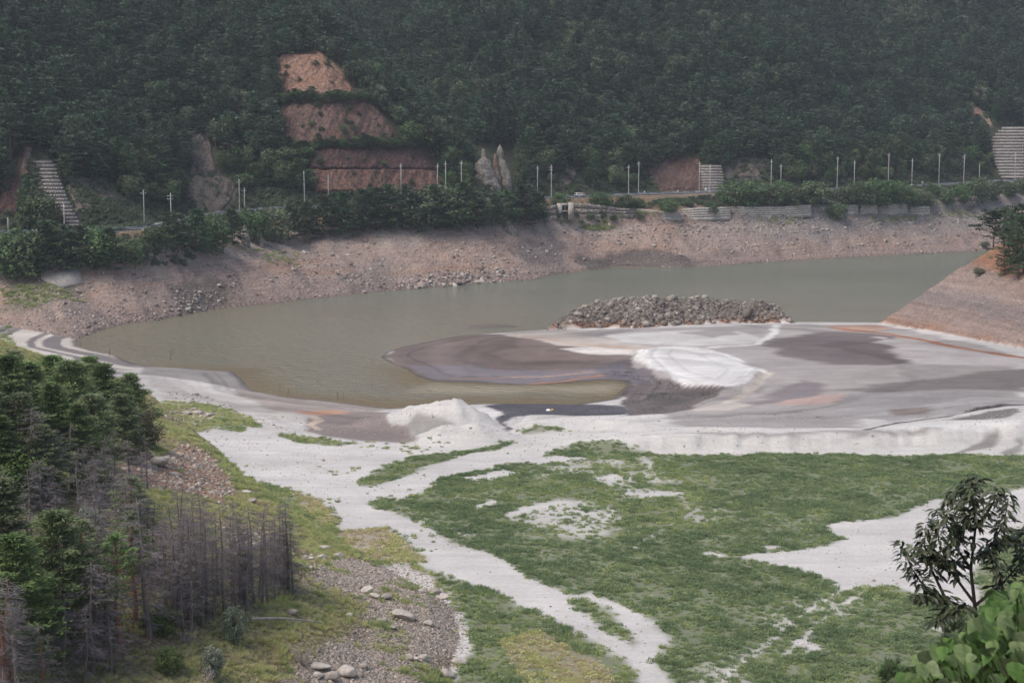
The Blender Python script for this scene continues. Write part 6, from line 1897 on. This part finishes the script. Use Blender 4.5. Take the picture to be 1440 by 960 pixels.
# scrub on the benches of the cut and small bushes on its faces: single shrubs
def bench_scrub():
    r = np.random.default_rng(81)
    n = 0
    spots = [(x, np.interp(x, [398, 520, 560], [147, 145, 150]) + r.uniform(-4, 2), r.uniform(10, 17)) for x in np.arange(394, 545, 4.2)]
    spots += [(x, np.interp(x, [400, 470, 600], [215, 211, 212]) + r.uniform(-4, 2), r.uniform(9, 16)) for x in np.arange(440, 606, 4.2)]
    spots += [(x, y, r.uniform(12, 20)) for x, y in zip(r.uniform(392, 440, 26), r.uniform(212, 275, 26)) if y > 190 + (470 - x) * 0.1]
    spots = [(x, y, h, 'bench') for x, y, h in spots]
    spots += [(x, y, h, 'face') for x, y, h in ((461, 96, 9), (444, 96, 8), (404, 98, 7), (403, 110, 7), (421, 117, 6), (467, 120, 5), (447, 153, 8), (450, 163, 6), (440, 180, 9), (452, 187, 8), (427, 182, 6), (492, 157, 7), (494, 178, 8), (484, 188, 10), (497, 190, 9), (505, 166, 6), (487, 175, 6), (532, 182, 6), (552, 200, 8), (525, 151, 6),
                                            (410, 268, 14), (420, 250, 12), (450, 235, 12), (430, 225, 10), (498, 249, 6), (510, 228, 6), (540, 236, 8), (580, 226, 6), (490, 228, 6), (520, 270, 8), (530, 246, 6), (580, 262, 8))]
    for x, y, h, kind in spots:
        q = cast([x], [y])[0] + [0, -1.5, 0.3]
        s = h * q[1] / F
        lab, g = ('scrub bush in the green bands along the rock cut benches', 'scrub on the rock cut benches') if kind == 'bench' else ('small bush rooted on the bare face of the rock cut', 'small bushes on the rock cut')
        k = int(r.integers(0, 4)); 
        plant('bush', BROAD_M[k] if r.random() < 0.6 else PINE_M[k], q, r.uniform(0, 6.28), s / 9.5 * 1.5, lab, 'bush', g, (0, 0), 0.75)
bench_scrub()

# ------------------------------------------------------------------ sticks, litter
for i, (px, py, h, lab) in enumerate(((239, 506, 17, 'tallest bare stick standing in the cove'), (202, 498, 9, 'crooked branch tangle in the cove shallows'), (113, 488, 12, 'thin stake at the head of the cove'), (404, 556, 12, 'leaning dark stake at the sandy shore'), (393, 543, 6, 'short stub in the shallows behind the leaning stake'), (474, 560, 11, 'thin stick at the muddy shore'), (482, 560, 8, 'shorter stick beside the thin one at the muddy shore'), (153, 500, 14, 'thin pole by the striped beach'))):
    q = cast([px], [py])[0]; s = h * q[1] / F
    mb = MB().tube([(0, 0, -0.8), (0.1 * s, 0, s * 0.5), (0.25 * s if i == 3 else 0.03, 0, s)], [0.10, 0.08, 0.04], 5)
    if i in (0, 1, 5):
        mb.tube([(0.05 * s, 0, s * 0.4), (0.5 * s, 0.1, s * 0.75)], [0.05, 0.02], 4); mb.tube([(0.05 * s, 0, s * 0.6), (-0.4 * s, 0.1, s * 0.9)], [0.05, 0.02], 4)
    o = ob('dead_stick', mb.mesh('dead_stick', M['bark']), None, (q[0], q[1], max(q[2], 0))); tag(o, lab, 'stick', 'bare sticks at the shore')
for px, py, w, mt, lab in ((772, 578, 7, 'white_paint', 'white foam float washed up on the dark channel mud'), (777, 577, 5, 'yellow', 'yellow float beside the white one on the mud'), (697, 518, 3, 'red', 'tiny orange float on the dark spit')):
    q = cast([px], [py])[0]; s = w * q[1] / F / 2
    V, Fq = rock_arrays(900 + px, 2, 0.6, 1.3, 4)
    o = ob('float', mk_mesh('float', V * s, Fq, M[mt], True), None, (q[0], q[1], q[2] + 0.4 * s)); tag(o, lab, 'float', 'washed-up floats')

# ------------------------------------------------------------------ foreground: chestnut sapling and kudzu on the slope below the camera
M['chestnut'] = leaf_mat('chestnut_leaf', alb(66, 80, 48), alb(96, 108, 68), False, 2.0, 0.15, 0.3, 0.4, 0.4)
M['kudzu'] = leaf_mat('kudzu_leaf', alb(66, 96, 50), alb(112, 144, 80), False, 14.0, 0.25, 0.5, 0.25, 0.55, (0.465, 0.50))
M['stem'] = plain_mat('green_stem', alb(96, 92, 60), 0.8, 0.2, 8)
M['chest_bark'] = plain_mat('chestnut_bark', alb(66, 56, 50), 0.9, 0.25, 6, 0.3)
M['sapling'] = leaf_mat('sapling_needles', alb(78, 104, 66), alb(110, 134, 90), False, 3.0, 0.2, 0.2)

def blade_mesh(name, L, Wd, n, curl, mat, lobes=False, fold=0.25):
    """a leaf with a folded midrib: outline along +x, tip drooping"""
    t = np.linspace(0, 1, n)
    if lobes:
        w = np.interp(t, [0, 0.05, 0.16, 0.30, 0.42, 0.50, 0.60, 0.75, 0.9, 1], [0.45, 0.80, 1.0, 0.98, 0.90, 0.82, 0.70, 0.44, 0.16, 0.0]) * Wd / 2 * 0.92
    else:
        w = np.sin(np.pi * t ** 0.85) ** 0.8 * Wd / 2; w = w * (1 + 0.10 * np.where(np.arange(n) % 2, 1, -1))
    x = t * L; z = -curl * L * t ** 2
    V = np.concatenate([np.stack([x, w, z + fold * w], -1), np.stack([x, 0 * w, z], -1), np.stack([x, -w, z + fold * w], -1)])
    i = np.arange(n - 1)
    fq = np.concatenate([np.stack([i, n + i, n + i + 1, i + 1], -1), np.stack([n + i, 2 * n + i, 2 * n + i + 1, n + i + 1], -1)])
    return mk_mesh(name, V, fq, mat, True)

def chestnut():
    r = np.random.default_rng(91)
    yd = 23.0
    P = lambda px, py, dy=0: at_y(np.array([px], float), np.array([py], float), yd + dy)[0]
    gz = height(np.array([P(1395, 900)[0]]), np.array([yd]))[0]
    root = np.array([P(1395, 900)[0], yd, gz - 0.2])
    e = ob('chestnut_tree', None, None, tuple(root)); tag(e, 'young chestnut tree with narrow dark leaves rising in front of the field', 'tree')
    main = np.array([root, P(1400, 960), P(1372, 862), P(1365, 800), P(1372, 740), P(1368, 700), P(1372, 676)])
    ob('trunk', MB().tube(main - root, [0.06, 0.045, 0.030, 0.024, 0.017, 0.011, 0.005], 7).mesh('trunk', M['chest_bark'], True), e)
    # branches: photograph polylines with a little depth
    BR = [[(1372, 862), (1330, 842), (1298, 822), (1280, 795), (1268, 765)], [(1330, 842), (1310, 800), (1300, 765), (1302, 738)], [(1372, 850), (1335, 800), (1320, 760), (1318, 720)], [(1366, 800), (1345, 770), (1330, 735), (1335, 700)], [(1366, 790), (1395, 765), (1412, 735), (1418, 700)],
          [(1370, 745), (1352, 715), (1345, 690)], [(1370, 745), (1392, 715), (1405, 690)], [(1372, 850), (1410, 820), (1436, 790), (1450, 760)], [(1380, 870), (1420, 850), (1450, 830)], [(1366, 800), (1340, 790), (1310, 780), (1290, 770)], [(1330, 842), (1308, 838), (1290, 838)], [(1372, 720), (1366, 695), (1360, 672)],
          [(1395, 765), (1425, 760), (1448, 745)], [(1345, 770), (1350, 745), (1362, 730)], [(1410, 820), (1400, 790), (1392, 770)], [(1372, 862), (1352, 850), (1335, 860), (1320, 872)]]
    nodes = []
    for k, line in enumerate(BR):
        dy = r.uniform(-0.7, 0.7)
        Q = np.array([P(a, b, dy * i / (len(line) - 1)) for i, (a, b) in enumerate(line)])
        ob('branch', MB().tube(Q - root, np.linspace(0.026, 0.005, len(Q)), 5).mesh('branch', M['chest_bark']), e)
        s = np.linspace(0.25, 1, 9 if len(line) > 3 else 6)
        tt = np.linspace(0, 1, len(Q))
        for f_ in s:
            q = np.array([np.interp(f_, tt, Q[:, i]) for i in range(3)])
            dv = unit(Q[-1] - Q[-2])
            nodes.append((q, dv))
    for f_ in np.linspace(0.55, 1, 8):
        q = np.array([np.interp(f_, np.linspace(0, 1, len(main)), main[:, i]) for i in range(3)]); nodes.append((q, np.array([0, 0, 1.0])))
    me = [blade_mesh('leaf', 0.165 * s, 0.05 * s, 9, c, M['chestnut']) for s, c in ((1, 0.25), (0.85, 0.4), (1.15, 0.3), (0.7, 0.15))]
    rest = MB(); cnt = 0
    lv = []
    for q, dv in nodes:
        for _ in range(15):
            az = r.uniform(0, 6.28)
            off = np.array([math.cos(az), math.sin(az), 0]) * r.uniform(0.0, 0.10) + [0, 0, r.uniform(-0.05, 0.06)]
            lv.append((q + off, az, r.uniform(-0.15, 0.75), r.normal() * 0.4))
    r.shuffle(lv)
    for i, (q, az, droop, roll) in enumerate(lv):
        m_ = me[i % 4]
        if i < 300:
            o = ob('leaf', m_, e, tuple(q - root)); o.rotation_euler = (roll, droop, az)
        else:
            co = np.array([v.co[:] for v in m_.vertices]); fq = np.array([p.vertices[:] for p in m_.polygons])
            from mathutils import Euler
            R3 = np.array(Euler((roll, droop, az)).to_matrix())
            rest.add(co @ R3.T + q - root, fq)
    if rest.n:
        o = ob('foliage', rest.mesh('foliage', M['chestnut'], True), e); o['kind'] = 'stuff'

def kudzu():
    r = np.random.default_rng(95)
    # the outline of the vine mound as a top edge in the photograph; the vine lies on a shrub mound on the slope
    xs_ = [1225, 1262, 1290, 1312, 1330, 1352, 1372, 1385, 1395, 1420, 1450, 1480]; top = [985, 940, 916, 902, 890, 878, 868, 838, 824, 806, 800, 790]
    base = np.array([3.2, 10.5, 0]); gz = height(np.array([3.2]), np.array([10.5]))[0]
    base[2] = gz
    e = ob('kudzu_vine', None, None, tuple(base)); tag(e, 'bright green broad-leaved vine mound in the lower right corner', 'vine')
    me = [blade_mesh('leaf', s, s * 0.98, 11, c, M['kudzu'], True) for s, c in ((0.145, 0.02), (0.125, 0.08), (0.11, -0.05), (0.135, 0.12), (0.09, 0.05))]
    st = MB(); n = 0; pts = []
    while n < 298:
        px = r.uniform(1225, 1475); ty = np.interp(px, xs_, top)
        py = ty + (1010 - ty) * (n / 298.0 if r.random() < 0.5 else r.random()) + r.uniform(-2, 6)
        dpt = 9.6 + 2.4 * (1000 - py) / 200 + 1.2 * (1440 - px) / 200 + r.uniform(-0.5, 0.7)
        q = at_y(np.array([px]), np.array([py]), dpt)[0]
        o = ob('leaf', me[int(r.integers(0, 5))], e, tuple(q - base))
        # faces turned up and towards the open side, hanging from their stalks
        o.rotation_euler = (r.normal() * 0.35, 0.95 + r.normal() * 0.3, -1.57 + r.normal() * 1.1)
        pts.append(q); n += 1
    pts = np.array(pts)
    for q in pts[::2]:
        d = np.array([0.25, 0.1, -0.5]) * r.uniform(0.5, 1.2)
        st.tube([q - base, q - base + d * 0.5 + r.normal(size=3) * 0.03, q - base + d], [0.004, 0.005, 0.006], 4, False)
    for k in range(8):
        q = pts[int(r.integers(0, len(pts)))]; p1 = np.array([q[0] + 0.3, q[1] + 0.6, height(np.array([q[0] + 0.3]), np.array([q[1] + 0.6]))[0]])
        st.tube([q - base, (q + p1) / 2 - base + [0.1, 0, 0.1], p1 - base], [0.008, 0.012, 0.015], 5, False)
    ob('stem', st.mesh('stem', M['stem']), e)
    # leaves in the shade behind the outer layer
    mb = MB()
    for k in range(1300):
        px = r.uniform(1255, 1500); ty = np.interp(px, xs_, top) + 14
        py = r.uniform(ty, 1030)
        dpt = 10.6 + 2.4 * (1000 - py) / 200 + 1.2 * (1440 - px) / 200 + r.uniform(0.0, 1.3)
        q = at_y(np.array([px]), np.array([py]), dpt)[0] - base
        co = np.array([v.co[:] for v in me[k % 5].vertices]); fq = np.array([p.vertices[:] for p in me[k % 5].polygons])
        from mathutils import Euler
        R3 = np.array(Euler((r.normal() * 0.4, 0.85 + r.normal() * 0.4, -1.57 + r.normal())).to_matrix())
        mb.add(co @ R3.T + q, fq)
    o = ob('inner_leaves', mb.mesh('inner_leaves', M['kudzu'], True), e); o['kind'] = 'stuff'

def sapling():
    r = np.random.default_rng(97)
    for (px, py, w, lab) in ((1340, 905, 40, 'young pine shoots behind the vine under the chestnut'), (1252, 952, 26, 'young pine tip at the bottom left of the vine')):
        q = at_y(np.array([px], float), np.array([py], float), 16.0)[0]
        gz = height(np.array([q[0]]), np.array([q[1]]))[0]
        e = ob('pine_sapling', None, None, (q[0], q[1], gz)); tag(e, lab, 'sapling')
        h = q[2] - gz; s = w * 16 / F
        mb = MB().tube([(0, 0, -0.2), (0.05, 0, h * 0.6), (0, 0, h + s * 0.7)], [0.05, 0.035, 0.01], 6)
        tips = []
        for k in range(26):
            az = r.uniform(0, 6.28); z0 = h + s * r.uniform(-0.9, 0.6)
            L = s * r.uniform(0.25, 0.6)
            t = np.array([math.cos(az) * L, math.sin(az) * L, z0 + L * 0.7]); mb.tube([(0, 0, z0), t * [0.6, 0.6, 1] - [0, 0, L * 0.3], t], [0.01, 0.008, 0.004], 4); tips.append((np.array([0, 0, z0]), t))
        ob('stem', mb.mesh('stem', M['chest_bark']), e)
        C = []; A = []
        for a, b in tips:
            n = 70; f_ = r.uniform(0.4, 1.05, n)[:, None]; d = unit(b - a)
            dirs = unit(d * 0.9 + r.normal(size=(n, 3)) * 0.55); C.append(a + (b - a) * f_ + dirs * 0.04); A.append(dirs)
        C = np.concatenate(C); A = np.concatenate(A); n = len(C)
        V, Fq = leaves(C, A, unit(r.normal(size=(n, 3))), np.full(n, 0.09), np.full(n, 0.006))
        ob('needles', mk_mesh('needles', V, Fq, M['sapling']), e)
chestnut(); kudzu(); sapling()

# ------------------------------------------------------------------ haze over the whole valley
hm, nt, out = new_mat('valley_haze')
pv = nt.nodes.new('ShaderNodeVolumePrincipled')
pv.inputs['Color'].default_value = (0.86, 0.92, 1.0, 1)
pv.inputs['Density'].default_value = 0.00010
pv.inputs['Anisotropy'].default_value = 0.2
nt.links.new(pv.outputs[0], out.inputs['Volume'])
hz = MB().box((40, 640, 145), (1500, 1420, 310)).mesh('haze', hm)
tag(ob('haze', hz), 'thin pale summer haze filling the valley', None, None, 'stuff')
